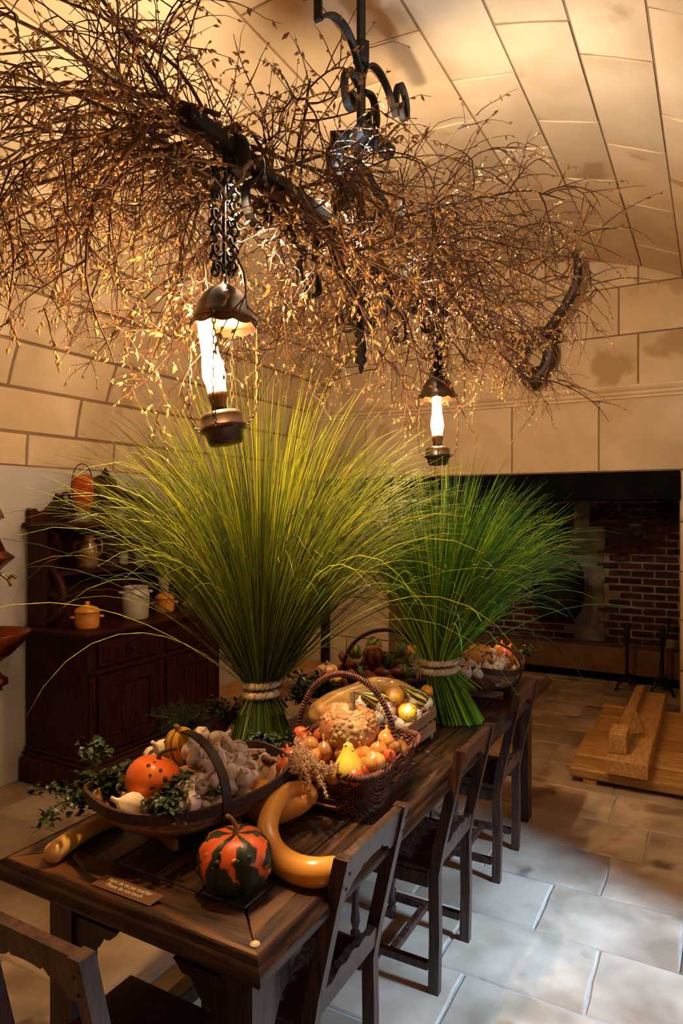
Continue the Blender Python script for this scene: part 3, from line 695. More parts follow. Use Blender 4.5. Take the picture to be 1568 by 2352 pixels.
MB().box(-.06, .08, -.06, .045, .10, .24, bev=.01).build('mount', BONE, t)

# hearth furniture
t = thing('hanging_cauldron', 'black iron cauldron hanging in the brick fireplace', 'cauldron', (-1.367, 6.92, .60))
MB().lathe([(0, 0), (.09, .005), (.17, .05), (.225, .13), (.25, .24), (.25, .43), (.235, .48), (.25, .495), (.245, .505), (.22, .49), (.20, .1), (0, .03)], 32).build('pot', BLACK, t, smooth=True)
MB().tube(spin([(-.24, 0, .46), (-.20, 0, .58), (-.05, 0, .66), (0, 0, .67), (.05, 0, .66), (.20, 0, .58), (.24, 0, .46)], 5), .009, 6).build('bail', BLACK, t, smooth=True)
m = MB()
for k in range(24):
    z = .68+.048*k; P = [(.014*math.cos(a)*(1 if k % 2 else 0), .014*math.cos(a)*(0 if k % 2 else 1), z+.032*math.sin(a)) for a in [2*math.pi*q/8 for q in range(9)]]; m.tube(P, .0045, 5)
m.build('chain', BLACK, t)
MB().box(-.015, .015, -.03, .50, 1.825, 1.855).box(-.03, .03, .47, .50, 1.74, 1.90).build('crane_bar', BLACK, t)
for i, (x, lb) in enumerate(((-.72, 'left'), (-.42, 'right'))):
    t = thing('andiron', 'tall black iron andiron on the hearth, the %s one of the pair' % lb, 'andiron', (x, 6.85, 0), 0, 'andirons in the fireplace')
    MB().lathe([(.022, .10), (.016, .2), (.016, .5), (.026, .53), (.016, .56), (.03, .60), (.03, .63), (0, .66)], 12).build('upright', BLACK, t, smooth=True)
    MB().tube(spin([(-.10, 0, 0), (-.07, 0, .08), (0, 0, .13), (.07, 0, .08), (.10, 0, 0)], 4), .014, 6).build('feet', BLACK, t)
    MB().box(-.012, .012, 0, .30, .09, .115).box(-.012, .012, .28, .30, 0, .1).build('billet_bar', BLACK, t)
P = [(-.50, 6.75, .01), (-.38, 7.12, .62)]
tag(MB().tube([P[0], P[1]], .007, 6).tube([(-.38, 7.12, .62), (-.365, 7.14, .66), (-.38, 7.16, .68)], .012, 6).build('fire_poker', LMETAL), 'thin iron poker leaning beside the right andiron', 'poker')

# poles and copper pan by the left pilaster
for x, y, r, mm, nm, lb in ((-3.54, 5.99, .020, MAHOG, 'wooden_pole', 'dark red wooden pole leaning upright beside the grey pole'), (-3.49, 6.0, .026, LMETAL, 'metal_pole', 'grey metal pole standing upright on the back wall corner')):
    tag(MB().tube([(x, y, .15 if x < -3.42 else 0), (x, y, 1.25)], r, 10).build(nm, mm, smooth=True), lb, 'pole')
t = thing('copper_pan', 'round copper pan hanging on the back wall near the poles', 'pan', (-3.36, 6.0, 1.07))
MB().lathe([(0, 0), (.105, 0), (.12, .035), (.125, .038), (.11, 0-.004), (0, -.006)], 28, Matrix.Translation((0, .03, 0)) @ Matrix.Rotation(R_(90), 4, 'X')).build('bowl', COPPER, t, smooth=True)
MB().box(-.012, .012, .01, .02, .11, .50).build('handle', BLACK, t)

# wooden platform with beams
t = thing('plank_platform', 'low platform of raw pine planks on the floor before the fireplace', 'platform', (0, 0, 0))
y = 4.40; rr = random.Random(9)
for k, wd in enumerate((.24, .33, .31, .32, .32, .11)):
    m = MB().box(-.80+rr.uniform(-.015, .015), .70, y+.008, y+wd-.014, .03, .10+rr.uniform(-.008, .008), bev=.014); m.build('plank', PINE, t); y += wd
for x in (-.72, 0, .6): MB().box(x, x+.08, 4.42, 6.0, 0, .03).build('bearer', PINEY, t)
t = thing('pine_beam', 'thick squared pine beam lying on the plank platform', 'beam', (0, 0, 0))
MB().box(-.58, -.345, 4.36, 6.15, .105, .20, bev=.006).build('beam_body', PINEY, t)
t = thing('pine_offcut', 'narrow notched pine timber lying on top of the thick beam', 'timber', (0, 0, 0))
MB().box(-.575, -.475, 4.47, 4.68, .20, .325, bev=.005).build('block', PINEY, t)
MB().box(-.565, -.50, 4.68, 6.05, .20, .27, bev=.004).build('rail', PINEY, t)
MB().add([(-.50, 4.66, .2), (-.40, 4.9, .2), (-.50, 5.3, .2), (-.50, 4.66, .27), (-.41, 4.9, .23), (-.50, 5.3, .27)], [(0, 2, 1), (3, 4, 5), (0, 1, 4, 3), (1, 2, 5, 4), (2, 0, 3, 5)]).build('wedge', PINEY, t)

# ================================================================ PRODUCE (one shared mesh per kind)
def me_of(mb, name, m, smooth=True):
    o = mb.build(name, m, smooth=smooth); me = o.data; bpy.data.objects.remove(o); return me
def garlic_mb(seed):
    r = random.Random(seed); ph = r.uniform(0, 6); nl = r.choice((5, 6, 7))
    prof = [(0, -.026), (.012, -.027), (.024, -.020), (.030, -.006), (.028, .008), (.020, .020), (.009, .028), (.0055, .034), (.005, .042), (.0055, .047), (0, .048)]
    def rib(a, u): k = 1 if u < .75 else .2; return 1+k*(.085*abs(math.sin(nl*(a+ph)/2))**.7-.05)*(1 if u > .05 else .3)+.03*math.sin(2*a+ph)
    mb = MB().lathe(prof, 30, None, rib)
    b = r.uniform(-.012, .012); mb.v = [(x+b*max(0, z-.02)*20*.5, y+abs(b)*max(0, z-.02)*10, z) for x, y, z in mb.v]
    return mb
GM = [me_of(garlic_mb(i), 'garlic_bulb', GARL) for i in range(4)]
def onion_mb(k):
    prof = [(0, -.032), (.006, -.033), (.02, -.028), (.033, -.012), (.036, .002), (.030, .018), (.018, .028), (.007, .034), (.004, .041), (.005, .048), (0, .049)]
    return MB().lathe([(r*(1+.05*k), z*(1+.1*k)) for r, z in prof], 22, None, lambda a, u: 1+.02*math.sin(3*a+k))
OM = [me_of(onion_mb(i), 'onion', ONION) for i in range(2)]; SM = [me_of(onion_mb(i), 'red_onion', SHALL) for i in range(2)]
TM = me_of(MB().lathe([(0, -.05), (.008, -.048), (.02, -.035), (.026, 0), (.02, .03), (.01, .042), (0, .045)], 16, None, lambda a, u: 1+.05*math.sin(2*a)), 'root', TUBER)
rg = random.Random(11)
def item(me, name, p, label, cat, group=None, s=1, rot=None, tilt=.5):
    o = bpy.data.objects.new(name, me); COL.objects.link(o); o.location = p; o.scale = (s, s, s)
    o.rotation_euler = rot or (rg.uniform(-tilt, tilt), rg.uniform(-tilt, tilt), rg.uniform(0, 6.3))
    return tag(o, label, cat, group)
def gourd(name, p, r, h, mm, label, cat='squash', ribs=0, depth=.08, warts=0, wm=WART, wr=(.003, .008), stem=(.012, .05), rot=(0, 0, 0), prof=None, seed=0, stemm=STEMM, group=None, lump=.02, n=40, bend=.35, wz=(-.6, .9)):
    rr = random.Random(seed)
    if prof is None:
        prof = []
        for i in range(15):
            a = -math.pi/2+math.pi*i/14; rad = math.cos(a)**.75*r if 0 < i < 14 else 0
            z = math.sin(a)*h
            if i > 9: z -= h*.14*((i-9)/5)**2
            prof.append((rad, z))
    else: prof = [(a*r, b*h) for a, b in prof]
    ph = rr.uniform(0, 6)
    def rib(a, u): return 1+(depth*(abs(math.cos(ribs*a/2+ph))**.8-.55) if ribs else 0)+lump*math.sin(3*a+5*u+ph)
    o = MB().lathe(prof, n if ribs < 12 else 60, None, rib).build(name, mm, smooth=True)
    o.location = p; o.rotation_euler = rot; tag(o, label, cat, group)
    if warts:
        m = MB(); m2 = len(prof)
        for k in range(warts):
            a = rr.uniform(0, 6.283); u = rr.uniform(.5+wz[0]*.5, .5+wz[1]*.5)*(m2-1); i = min(int(u), m2-2); f = u-i
            R1 = (prof[i][0]+(prof[i+1][0]-prof[i][0])*f)*rib(a, u/(m2-1)); Z1 = prof[i][1]+(prof[i+1][1]-prof[i][1])*f
            q = Vector((R1*math.cos(a), R1*math.sin(a), Z1)); s = rr.uniform(*wr); nn = Vector((q.x, q.y, q.z*1.2)).normalized()
            e1 = nn.orthogonal().normalized(); e2 = nn.cross(e1); vs = []
            for (kr, kz) in ((1.25, -.1), (.95, .35), (.45, .62)):
                for j in range(7): an = j*6.283/7; vs.append(q+(e1*math.cos(an)*rr.uniform(.8, 1.25)+e2*math.sin(an)*rr.uniform(.8, 1.25))*s*kr+nn*s*kz)
            vs.append(q+nn*s*.7)
            m.add(vs, [(b*7+j, b*7+(j+1) % 7, b*7+7+(j+1) % 7, b*7+7+j) for b in range(2) for j in range(7)]+[(14+j, 14+(j+1) % 7, 21) for j in range(7)])
        m.build('warts', wm, o, smooth=True, kind='stuff', label='small raised warts on the rind')
    if stem:
        sr, sl = stem; z = prof[-1][1]-.003; sd = rr.uniform(0, 6.28)
        P = spin([(0, 0, z), (0, 0, z+sl*.4), (sl*bend*math.cos(sd), sl*bend*math.sin(sd), z+sl*.8), (sl*bend*2*math.cos(sd), sl*bend*2*math.sin(sd), z+sl)], 4)
        MB().tube(P, lerp_list([sr*1.5, sr*.8, sr*.7, sr*.8], len(P)), 8).build('stem', stemm, o, smooth=True)
    return o
PEAR = [(0, -1), (.5, -.97), (.85, -.8), (1, -.5), (.95, -.15), (.72, .2), (.48, .5), (.34, .75), (.26, .92), (.12, 1), (0, 1.02)]

# ---- trug baskets
def trug(label, c, rz, a=.285, b=.175, h=.105, zr=.125, hoop=.155):
    t = thing('trug_basket', label, 'basket', (c[0], c[1], .78), rz, 'wooden trug baskets')
    n = 20
    def rimz(x): return zr+.035*(x/a)**2
    def half(x): return b*max(0, 1-abs(x/a)**3.2)**.5
    def dep(x): return h*max(0, 1-abs(x/a)**3)**.6
    k = 7
    for s in range(k):
        p0, p1 = -84+168/k*s-3, -84+168/k*(s+1)+1; m = MB(); vs = []; st = 4; off = .0025*(s % 2)
        for i in range(n+1):
            x = -a*.985+1.97*a*i/n
            for j in range(st+1):
                ps = R_(p0+(p1-p0)*j/st); w_ = half(x)+off; d = dep(x)+off
                vs.append((x, w_*math.sin(ps), rimz(x)-d*math.cos(ps)))
        fs = [(i*(st+1)+j, i*(st+1)+j+1, (i+1)*(st+1)+j+1, (i+1)*(st+1)+j) for i in range(n) for j in range(st)]
        o = m.add(vs, fs).build('slat', TRUGW, t, smooth=True)
        md = o.modifiers.new('s', 'SOLIDIFY'); md.thickness = .004
    N = 48; P = []
    for i in range(N+1):
        an = 2*math.pi*i/N; cx_, sy = math.cos(an), math.sin(an)
        x = a*math.copysign(abs(cx_)**.7, cx_); y = (b+.004)*math.copysign(abs(sy)**.62, sy); P.append((x, y, rimz(x)))
    m = MB(); vs = []
    for i, (x, y, z) in enumerate(P[:-1]):
        q = Vector((x, y, 0)); e = 1+.010/q.length; 
        vs += [(x, y, z-.016), (x*e, y*e, z-.016), (x*e, y*e, z+.012), (x, y, z+.012)]
    m.add(vs, [(4*i+j, 4*i+(j+1) % 4, 4*((i+1) % N)+(j+1) % 4, 4*((i+1) % N)+j) for i in range(N) for j in range(4)]).build('rim', TRUGR, t)
    # hoop handle, a flat bent strip that also runs under the hull
    H = []
    for i in range(33):
        an = math.pi*i/32; H.append(((b+.012)*math.cos(an), rimz(0)-.01+hoop*math.sin(an)**.85))
    for i in range(1, 16):
        an = math.pi+math.pi*i/16; H.append(((b+.010)*math.cos(an), rimz(0)-.01+(h+.004)*math.sin(an)))
    m = MB(); vs = []; M_ = len(H)
    for y, z in H:
        q = Vector((y, z-rimz(0))); q = q.normalized()*.007
        vs += [(-.013, y, z), (.013, y, z), (.013, y+q.x, z+q.y), (-.013, y+q.x, z+q.y)]
    m.add(vs, [(4*i+j, 4*i+(j+1) % 4, 4*((i+1) % M_)+(j+1) % 4, 4*((i+1) % M_)+j) for i in range(M_) for j in range(4)]).build('handle', TRUGR, t, smooth=False)
    for x in (-.10, .10): MB().box(x-.008, x+.008, -.09, .09, 0, zr-dep(x)+.008, bev=.003).build('foot', TRUGW, t)
    return t
T1 = (-1.325, 1.50); A1 = R_(70)
trug('wooden trug basket of garlic at the near end of the table', T1, A1)
T2 = (-1.0, 3.36); A2 = R_(92)
trug('wooden trug basket at the far right end of the table', T2, A2, a=.25, b=.145, h=.11, zr=.135, hoop=.13)
def inl(c, rz, x, y, z): return Vector((c[0]+x*math.cos(rz)-y*math.sin(rz), c[1]+x*math.sin(rz)+y*math.cos(rz), z))
G1 = 'garlic bulb heaped in the near trug basket'
for px, py, z, s in ((300, 1852, .925, 1.15), (438, 1842, .935, .9), (425, 1815, .95, .85), (458, 1800, .955, .95), (490, 1790, .935, .9), (476, 1762, .965, 1.0), (455, 1742, .985, 1.05), (505, 1745, .965, 1.0), (438, 1725, 1.0, .9),
                   (528, 1775, .945, 1.15), (555, 1785, .935, .95), (515, 1715, .97, 1.1), (545, 1722, .965, 1.0), (500, 1700, .985, 1.0), (460, 1688, 1.005, .85), (372, 1722, .965, 1.05), (350, 1735, .95, .9), (490, 1735, .99, .9), (545, 1748, .95, .9), (410, 1850, .93, .8), (575, 1765, .93, .85), (572, 1788, .91, .95), (548, 1800, .91, .95), (525, 1805, .915, .9), (560, 1750, .94, .9)):
    item(rg.choice(GM), 'garlic_bulb', tab(px, py, z), G1, 'garlic', 'garlic in the near trug', s*1.05, tilt=1.2)
for x in (-.16, -.1, -.03, .04, .11, .18):
    for y in (-.09, -.02, .06, .11):
        if abs(x) > .15 and abs(y) > .08: continue
        item(rg.choice(GM), 'garlic_bulb', inl(T1, A1, x+rg.uniform(-.01, .01), y, .868 if abs(x) < .12 else .885), G1, 'garlic', 'garlic in the near trug', 1, tilt=1.2)
gourd('warty_squash', tab(352, 1788, .955), .074, .062, SQOR, 'bright orange squash with dark warts in the near trug basket', ribs=9, depth=.07, warts=26, wr=(.003, .006), stem=(.006, .045), rot=(-.25, .15, 0), seed=4, stemm=WART, bend=.5)
gourd('striped_gourd', tab(416, 1712, 1.0), .046, .056, STRY, 'yellow and brown striped gourd behind the handle of the near trug', 'gourd', ribs=10, depth=.06, stem=(.011, .02), rot=(.15, -.1, 0), seed=6)

# ---- foliage bunches
def bunch(label, c, spread, n, L=.022, W=.018, mm=None, droop=0, seed=0, name='parsley_bunch', cat='greens', stems=14, feather=False):
    rr = random.Random(seed); t = thing(name, label, cat, c); lm = MB(); sm = MB()
    for k in range(stems):
        d = Vector((rr.gauss(0, 1)*spread[0], rr.gauss(0, 1)*spread[1], rr.uniform(.0, 1)*spread[2]-droop*rr.random()))
        P = spin([(0, 0, 0), d*.5+Vector((0, 0, spread[2]*.25)), d], 4); sm.tube(P, .0016, 4)
        for q in range(n//stems):
            i = rr.uniform(.25, 1)*(len(P)-1); p = P[int(i)]
            if feather:
                lm.tube([p, p+Vector((rr.gauss(0, 1), rr.gauss(0, 1), rr.gauss(0, .6)+.5))*.018], .0009, 3, cap=False)
            else:
                p = p+Vector((rr.gauss(0, .012), rr.gauss(0, .012), rr.gauss(0, .010)))
                lm.leaf(p, (rr.gauss(0, 1), rr.gauss(0, 1), rr.gauss(0, .5)), (rr.gauss(0, .4), rr.gauss(0, .4), 1), L*rr.uniform(.6, 1.3), W*rr.uniform(.6, 1.3))
    sm.build('stems', LEAF, t); lm.build('leaves', mm or LEAF, t, kind='stuff'); return t
bunch('dark leafy sprigs spilling off the left end of the near trug', tab(235, 1800, .92), (.085, .10, .035), 900, droop=.07, seed=1, name='leafy_sprigs', stems=22, L=.026, W=.020)
bunch('dark parsley lying over the garlic beside the warty orange squash', tab(415, 1805, .955), (.028, .042, .012), 330, seed=2, droop=.03)
bunch('dark parsley hanging over the rim below the warty orange squash', tab(378, 1840, .945), (.035, .03, .01), 260, seed=3, droop=.04)
bunch('thin ivy sprig reaching left over the sideboard plinth', tab(215, 1755, .93), (.05, .05, .05), 40, seed=12, name='ivy_sprig', stems=4, L=.03, W=.025)
bunch('feathery dill behind the near trug basket', tab(440, 1690, .82), (.11, .10, .12), 1600, seed=4, name='dill_bunch', stems=34, feather=True)
bunch('dark leafy herbs behind the dill, left of the first grass sheaf', tab(520, 1668, .83), (.05, .05, .11), 320, seed=5, name='herb_bunch')
bunch('green and yellow leaves at the left rim of the wicker basket', tab(622, 1722, .90), (.055, .05, .045), 420, seed=6, name='celery_leaves', droop=.04)
bunch('dark leafy herbs between the near trug and the wicker basket', tab(575, 1745, .86), (.045, .06, .03), 260, seed=13, name='herb_bunch')
bunch('dark kale bunch under the long yellow squash', tab(700, 1600, .90), (.075, .085, .06), 900, seed=7, name='kale_bunch', stems=26, L=.03, W=.026)
bunch('curly dark kale in front of the small turban squash', tab(735, 1590, .93), (.05, .04, .05), 420, seed=8, name='kale_bunch')
bunch('small green sprig sticking out at the far right of the far trug', tab(1205, 1508, .93), (.035, .035, .05), 90, seed=9, name='herb_sprig', stems=8, L=.02, W=.015)

# ---- loose squashes on the table
def tube_squash(name, pts, rad, mm, label, endstem=True, k=8, n=24):
    P = spin(pts, k); r = lerp_list(rad, len(P)); c = P[len(P)//2].copy()
    # rounded ends
    def ends(P, r):
        d0 = (P[0]-P[1]).normalized(); d1 = (P[-1]-P[-2]).normalized(); pre = []; post = []; rp = []; rq = []
        for q in (1.0, .92, .75, .5, .25):
            pre.append(P[0]+d0*r[0]*.8*q); rp.append(r[0]*math.sqrt(max(.002, 1-q*q)))
        for q in (.25, .5, .75, .92, 1.0):
            post.append(P[-1]+d1*r[-1]*.8*q); rq.append(r[-1]*math.sqrt(max(.002, 1-q*q)))
        return pre+P+post, rp+r+rq
    P, r = ends(P, r); P = [p-c for p in P]
    o = MB().tube(P, r, n).build(name, mm, smooth=True, loc=c); tag(o, label, 'squash')
    if endstem:
        d = (P[-1]-P[-2]).normalized(); MB().tube([P[-1]-d*.003, P[-1]+d*.006, P[-1]+d*.014], [.009, .006, .008], 8).build('stem_end', STEMM, o, smooth=True)
    return o
tube_squash('snake_squash', [tab(*p) for p in ((600, 1838, .842), (638, 1850, .84), (675, 1850, .842), (702, 1838, .855), (712, 1822, .874), (690, 1812, .884), (655, 1822, .88), (626, 1858, .868), (614, 1908, .848), (628, 1955, .824), (668, 1990, .814), (720, 2004, .815), (765, 1999, .814))],
            [.060, .054, .034, .025, .0225, .023, .025, .028, .030, .033, .035, .0355, .033], SNAKE, 'curled amber snake squash looping beside the green and orange turban squash')
tube_squash('long_squash', [tab(*p) for p in ((735, 1640, .925), (765, 1620, .935), (815, 1598, .95), (860, 1580, .965), (905, 1582, .965), (935, 1592, .95))],
            [.050, .052, .048, .045, .040, .034], SNAKE2, 'long pale yellow squash lying across the slatted crate behind the wicker basket', False)
tube_squash('white_gourd', [tab(*p) for p in ((124, 1958, .807), (160, 1932, .807), (205, 1905, .804), (240, 1890, .802), (275, 1878, .80))],
            [.027, .026, .022, .021, .019], SNAKE2, 'slender pale yellow squash lying at the near left table edge', False)
gourd('turban_squash', tab(541, 1972, .852), .088, .072, TURB, 'large dark green and orange turban squash on the near table top', ribs=10, depth=.13, warts=60, wm=TURB, wr=(.003, .007), stem=(.007, .055), seed=2, lump=.035, n=60, bend=.25, wz=(-.7, .6))

# ---- wicker baskets
def wicker(label, c, rz, ax, ay, H, flare, rows, sq, mm, hoop, hdir, hrad, seed=0, lift=0, k=64):
    t = thing('wicker_basket', label, 'basket', (c[0], c[1], .78+lift), rz, 'wicker hoop baskets')
    rr = random.Random(seed)
    def shape(an, e):
        cx_, sy = math.cos(an), math.sin(an)
        return Vector(((ax+e)*math.copysign(abs(cx_)**sq, cx_), (ay+e)*math.copysign(abs(sy)**sq, sy), 0))
    m = MB()
    for r in range(rows):
        z = .006+H*r/rows; e = flare*(r/rows)**1.3; P = []
        for i in range(k*2+1):
            an = 2*math.pi*i/(k*2); off = .004*(1 if ((i//2)+r) % 2 else -1)
            p = shape(an, e+off); p.z = z+.0035*math.sin(an*9+r)+rr.uniform(-.001, .001); P.append(p)
        m.tube(P, .0036, 5, cap=False)
    m.build('woven_strands', mm, t, smooth=True, kind='stuff')
    m = MB()
    for i in range(k):
        an = 2*math.pi*(i+.5)/k; a_ = shape(an, 0); b_ = shape(an, flare); b_.z = H
        m.tube([a_, b_], .003, 4)
    m.build('stakes', mm, t, kind='stuff')
    m = MB()
    for s in range(3):   # plaited rim
        P = []
        for i in range(k*3+1):
            an = 2*math.pi*i/(k*3); ph = an*k*.42+s*2.094; p = shape(an, flare+.006+.007*math.cos(ph)); p.z = H+.006+.008*math.sin(ph); P.append(p)
        m.tube(P, .005, 5, cap=False)
    m.build('plaited_rim', mm, t, smooth=True)
    bs = MB(); pts = [shape(2*math.pi*i/40, -.002) for i in range(40)]
    bs.add([(p.x, p.y, .004) for p in pts]+[(p.x, p.y, .012) for p in pts], [tuple(range(39, -1, -1)), tuple(range(40, 80))]+[(i, (i+1) % 40, 40+(i+1) % 40, 40+i) for i in range(40)]); bs.build('base', mm, t)
    # hoop
    P = []; dx, dy = math.cos(hdir), math.sin(hdir)
    for i in range(49):
        an = math.pi*i/48; P.append(Vector((dx*hrad*math.cos(an), dy*hrad*math.cos(an), H-.035+hoop*math.sin(an)**.8)))
    h = MB().tube(P, .0075, 8).build('handle', mm, t, smooth=True)
    Q = []; N_ = 620
    for i in range(N_+1):
        f = i/N_*48; j = min(int(f), 47); p = P[j].lerp(P[j+1], f-j); tt = (P[j+1]-P[j]).normalized(); s1 = Vector((-dy, dx, 0)); s2 = tt.cross(s1); a = i*2*math.pi/9
        Q.append(p+(s1*math.cos(a)+s2*math.sin(a))*.0088)
    MB().tube(Q, .0034, 4, cap=False).build('handle_wrap', mm, h, smooth=True)
    return t
WB = (-1.085, 1.985)
wicker('rectangular wicker basket of onions in the middle of the table', WB, R_(2), .165, .20, .125, .028, 17, .28, WICK, .285, 0, .185, 1)
RB = (-1.43, 3.02)
wicker('oval wicker basket of artichokes at the far left of the table', RB, R_(20), .20, .16, .12, .025, 14, .8, WICKD, .25, R_(10), .21, 2)
ON = 'golden brown onion heaped in the wicker basket'
for px, py, z, s, k in ((860, 1752, .93, 1.05, 0), (870, 1722, .945, .85, 0), (893, 1738, .93, .75, 1), (888, 1700, .955, 1.05, 0), (900, 1712, .94, .9, 0), (917, 1722, .92, .85, 0), (790, 1730, .925, 1.0, 0), (830, 1735, .925, 1.0, 0), (785, 1715, .94, .9, 1),
                         (815, 1785, .905, .95, 1), (842, 1772, .905, .85, 1), (835, 1750, .91, .8, 0), (700, 1700, .945, .9, 1), (712, 1710, .95, .85, 0), (670, 1740, .93, 1.0, 1), (655, 1760, .92, 1.0, 1), (690, 1685, .93, .85, 1), (735, 1690, .945, .8, 1), (720, 1735, .92, .9, 0), (650, 1735, .915, .8, 1), (765, 1780, .905, .9, 0), (715, 1775, .90, .9, 1), (745, 1725, .93, .85, 0)):
    if k: item(rg.choice(SM), 'red_onion', tab(px, py, z), 'orange-red shallot heaped in the wicker basket', 'shallot', 'shallots in the wicker basket', s*.85, tilt=.9)
    else: item(rg.choice(OM), 'onion', tab(px, py, z), ON, 'onion', 'onions in the wicker basket', s*.95, tilt=.35)
for x in (-.11, -.04, .03, .10):
    for y in (-.13, -.06, .01, .08, .15):
        item(rg.choice(OM), 'onion', inl(WB, 0, x, y, .855), ON, 'onion', 'onions in the wicker basket', .95, tilt=.6)
gourd('warty_pumpkin', tab(802, 1672, .985), .098, .075, BRSQ, 'large brown-orange pumpkin crusted with warts in the wicker basket', 'pumpkin', ribs=0, warts=340, wm=BRWART, wr=(.003, .009), stem=(.011, .065), rot=(.1, .2, 0), seed=8, lump=.03, bend=.1, wz=(-.3, .98))
gourd('pear_gourd', tab(800, 1752, .935), .047, .060, YELL, 'bright yellow pear-shaped gourd at the front of the wicker basket', 'gourd', ribs=9, depth=.09, warts=10, wm=YELL, wr=(.002, .004), stem=(.006, .014), prof=PEAR, rot=(-.15, -.1, 0), seed=5)
# amaranth plume hanging over the basket front
def plume(label, pts_list, mm, name='dried_plume', seed=0, n=45, rad=.02, b=.0022):
    rr = random.Random(seed); t = thing(name, label, 'dried flower', pts_list[0][0]); o = Vector(pts_list[0][0]); m = MB(); st = MB()
    for pts in pts_list:
        P = [p-o for p in spin(pts, 8)]; st.tube(P, .0012, 4)
        for i, p in enumerate(P):
            u = i/(len(P)-1)
            for q in range(n//4):
                d = Vector((rr.gauss(0, 1), rr.gauss(0, 1), rr.gauss(0, 1))).normalized()*rad*(.35+.65*math.sin(math.pi*min(1, u+.15)))*rr.random()
                m.octa(p+d, b*2.0, b*.9, (rr.gauss(0, 1), rr.gauss(0, 1), rr.gauss(0, 1)))
    st.build('stalks', STEMM, t); m.build('florets', mm, t, kind='stuff'); return t
A = tab(683, 1700, .975)
plume('pinkish tan dried plume drooping over the front rim of the wicker basket', [[A, tab(690+dx*.4, 1730, .965), tab(705+dx, 1755+abs(dx)*.3, .955), tab(722+dx*1.4, 1778+q, .925), tab(728+dx*1.8, 1800+q*1.5, .895)] for dx, q in ((-32, -16), (-22, -4), (-10, 14), (2, 4), (12, 20), (22, -6), (34, -18), (48, -30))], TASS, seed=1, n=64, rad=.017)

# ---- slatted crate
t = thing('slatted_crate', 'pale slatted wooden crate of garlic and small gourds behind the wicker basket', 'crate', (-1.18, 2.45, .78))
for z in (.025, .082):
    for x, nm in ((-.185, 'slat'), (.178, 'slat')): MB().box(x, x+.008, -.14, .13, z, z+.043, bev=.001).build(nm, SLATW, t)
    for y in (-.148, .13): MB().box(-.185, .186, y, y+.008, z, z+.043, bev=.001).build('slat', SLATW, t)
for x in (-.177, .160):
    for y in (-.14, .112): MB().box(x, x+.018, y, y+.018, 0, .124).build('corner_post', SLATW, t)
for i in range(4): MB().box(-.177+.09*i, -.10+.09*i, -.14, .13, .025, .031).build('bottom_slat', SLATW, t)
for y, z in ((-.13, .037), (-.13, .056), (-.13, .094), (-.13, .113), (.12, .037), (.12, .056), (.12, .094), (.12, .113)):
    MB().lathe([(.002, 0), (0, .0008)], 6, Matrix.Translation((.186, y, z)) @ Matrix.Rotation(R_(90), 4, 'Y')).build('nail', BLACK, t)
G2 = 'garlic bulb heaped in the slatted crate'
for px, py, z, s in ((865, 1650, .925, .9), (892, 1632, .935, 1.1), (878, 1625, .94, .9), (912, 1665, .90, .95), (945, 1600, .935, .95), (952, 1612, .935, .9), (978, 1615, .93, 1.0), (958, 1642, .905, .8), (823, 1625, .95, 1.0), (850, 1655, .915, .9), (900, 1655, .915, .8), (835, 1640, .935, .85), (925, 1618, .92, .8)):
    item(rg.choice(GM), 'garlic_bulb', tab(px, py, z), G2, 'garlic', 'garlic in the slatted crate', s, tilt=1.1)
for x in (-.13, -.06, .01, .08, .14):
    for y in (-.10, -.03, .04, .10):
        item(rg.choice(GM), 'garlic_bulb', (-1.18+x+rg.uniform(-.006, .006), 2.45+y, .852), G2, 'garlic', 'garlic in the slatted crate', .95, tilt=1.1)
gourd('orange_gourd', tab(905, 1600, .955), .040, .036, ORNG, 'small round orange gourd on the crate garlic beside the striped gourd', 'gourd', ribs=8, depth=.06, stem=None, seed=3, rot=(.6, .3, 0))
gourd('warty_yellow_gourd', tab(936, 1636, .935), .036, .028, YELL, 'small warty yellow gourd at the near corner of the crate', 'gourd', ribs=12, depth=.10, warts=26, wm=YELL, wr=(.002, .004), stem=None, seed=4, rot=(.7, .2, 0))
gourd('striped_gourd', tab(953, 1598, .955), .036, .062, STRG, 'green and yellow striped gourd lying on the crate with neck to the left', 'gourd', ribs=9, depth=.08, prof=PEAR, stem=(.006, .03), rot=(-.5, -1.1, .5), seed=9)
gourd('bicolor_gourd', tab(858, 1604, .965), .036, .060, STRG, 'orange-necked gourd with dark green base on the crate below the long squash', 'gourd', ribs=9, depth=.06, prof=PEAR, stem=(.006, .03), rot=(.3, -1.2, .3), seed=10)
item(OM[0], 'onion', tab(873, 1588, .95), 'dark reddish onion in the crate against the long yellow squash', 'onion', None, 1.0)
item(SM[0], 'red_onion', tab(922, 1630, .905), 'red shallot in the crate beside the warty yellow gourd', 'shallot', None, .9)
gourd('leaf_shaped_gourd', tab(978, 1590, .945), .026, .034, ORNG, 'small orange gourd at the back corner of the crate', 'gourd', ribs=5, depth=.2, stem=None, seed=12, rot=(.3, .8, 0))

# ---- squashes behind the kale
gourd('small_turban_squash', tab(752, 1545, .90), .058, .045, stripes('cream_red_turban_rind', (.72, .12, .04), (.72, .56, .36), n=7, dist=.3, thr=.50, patch=(-16, .1)), 'small cream and red turban squash behind the dark kale', ribs=8, depth=.12, stem=(.018, .014), seed=3, group=None)
gourd('yellow_gourd', tab(772, 1568, .90), .032, .032, ORNG, 'small yellow-orange gourd tucked right of the small turban squash', 'gourd', ribs=7, depth=.08, stem=None, seed=8)
item(TM, 'dark_root', tab(790, 1578, .90), 'dark red root beside the small yellow-orange gourd behind the kale', 'root vegetable', None, .9)

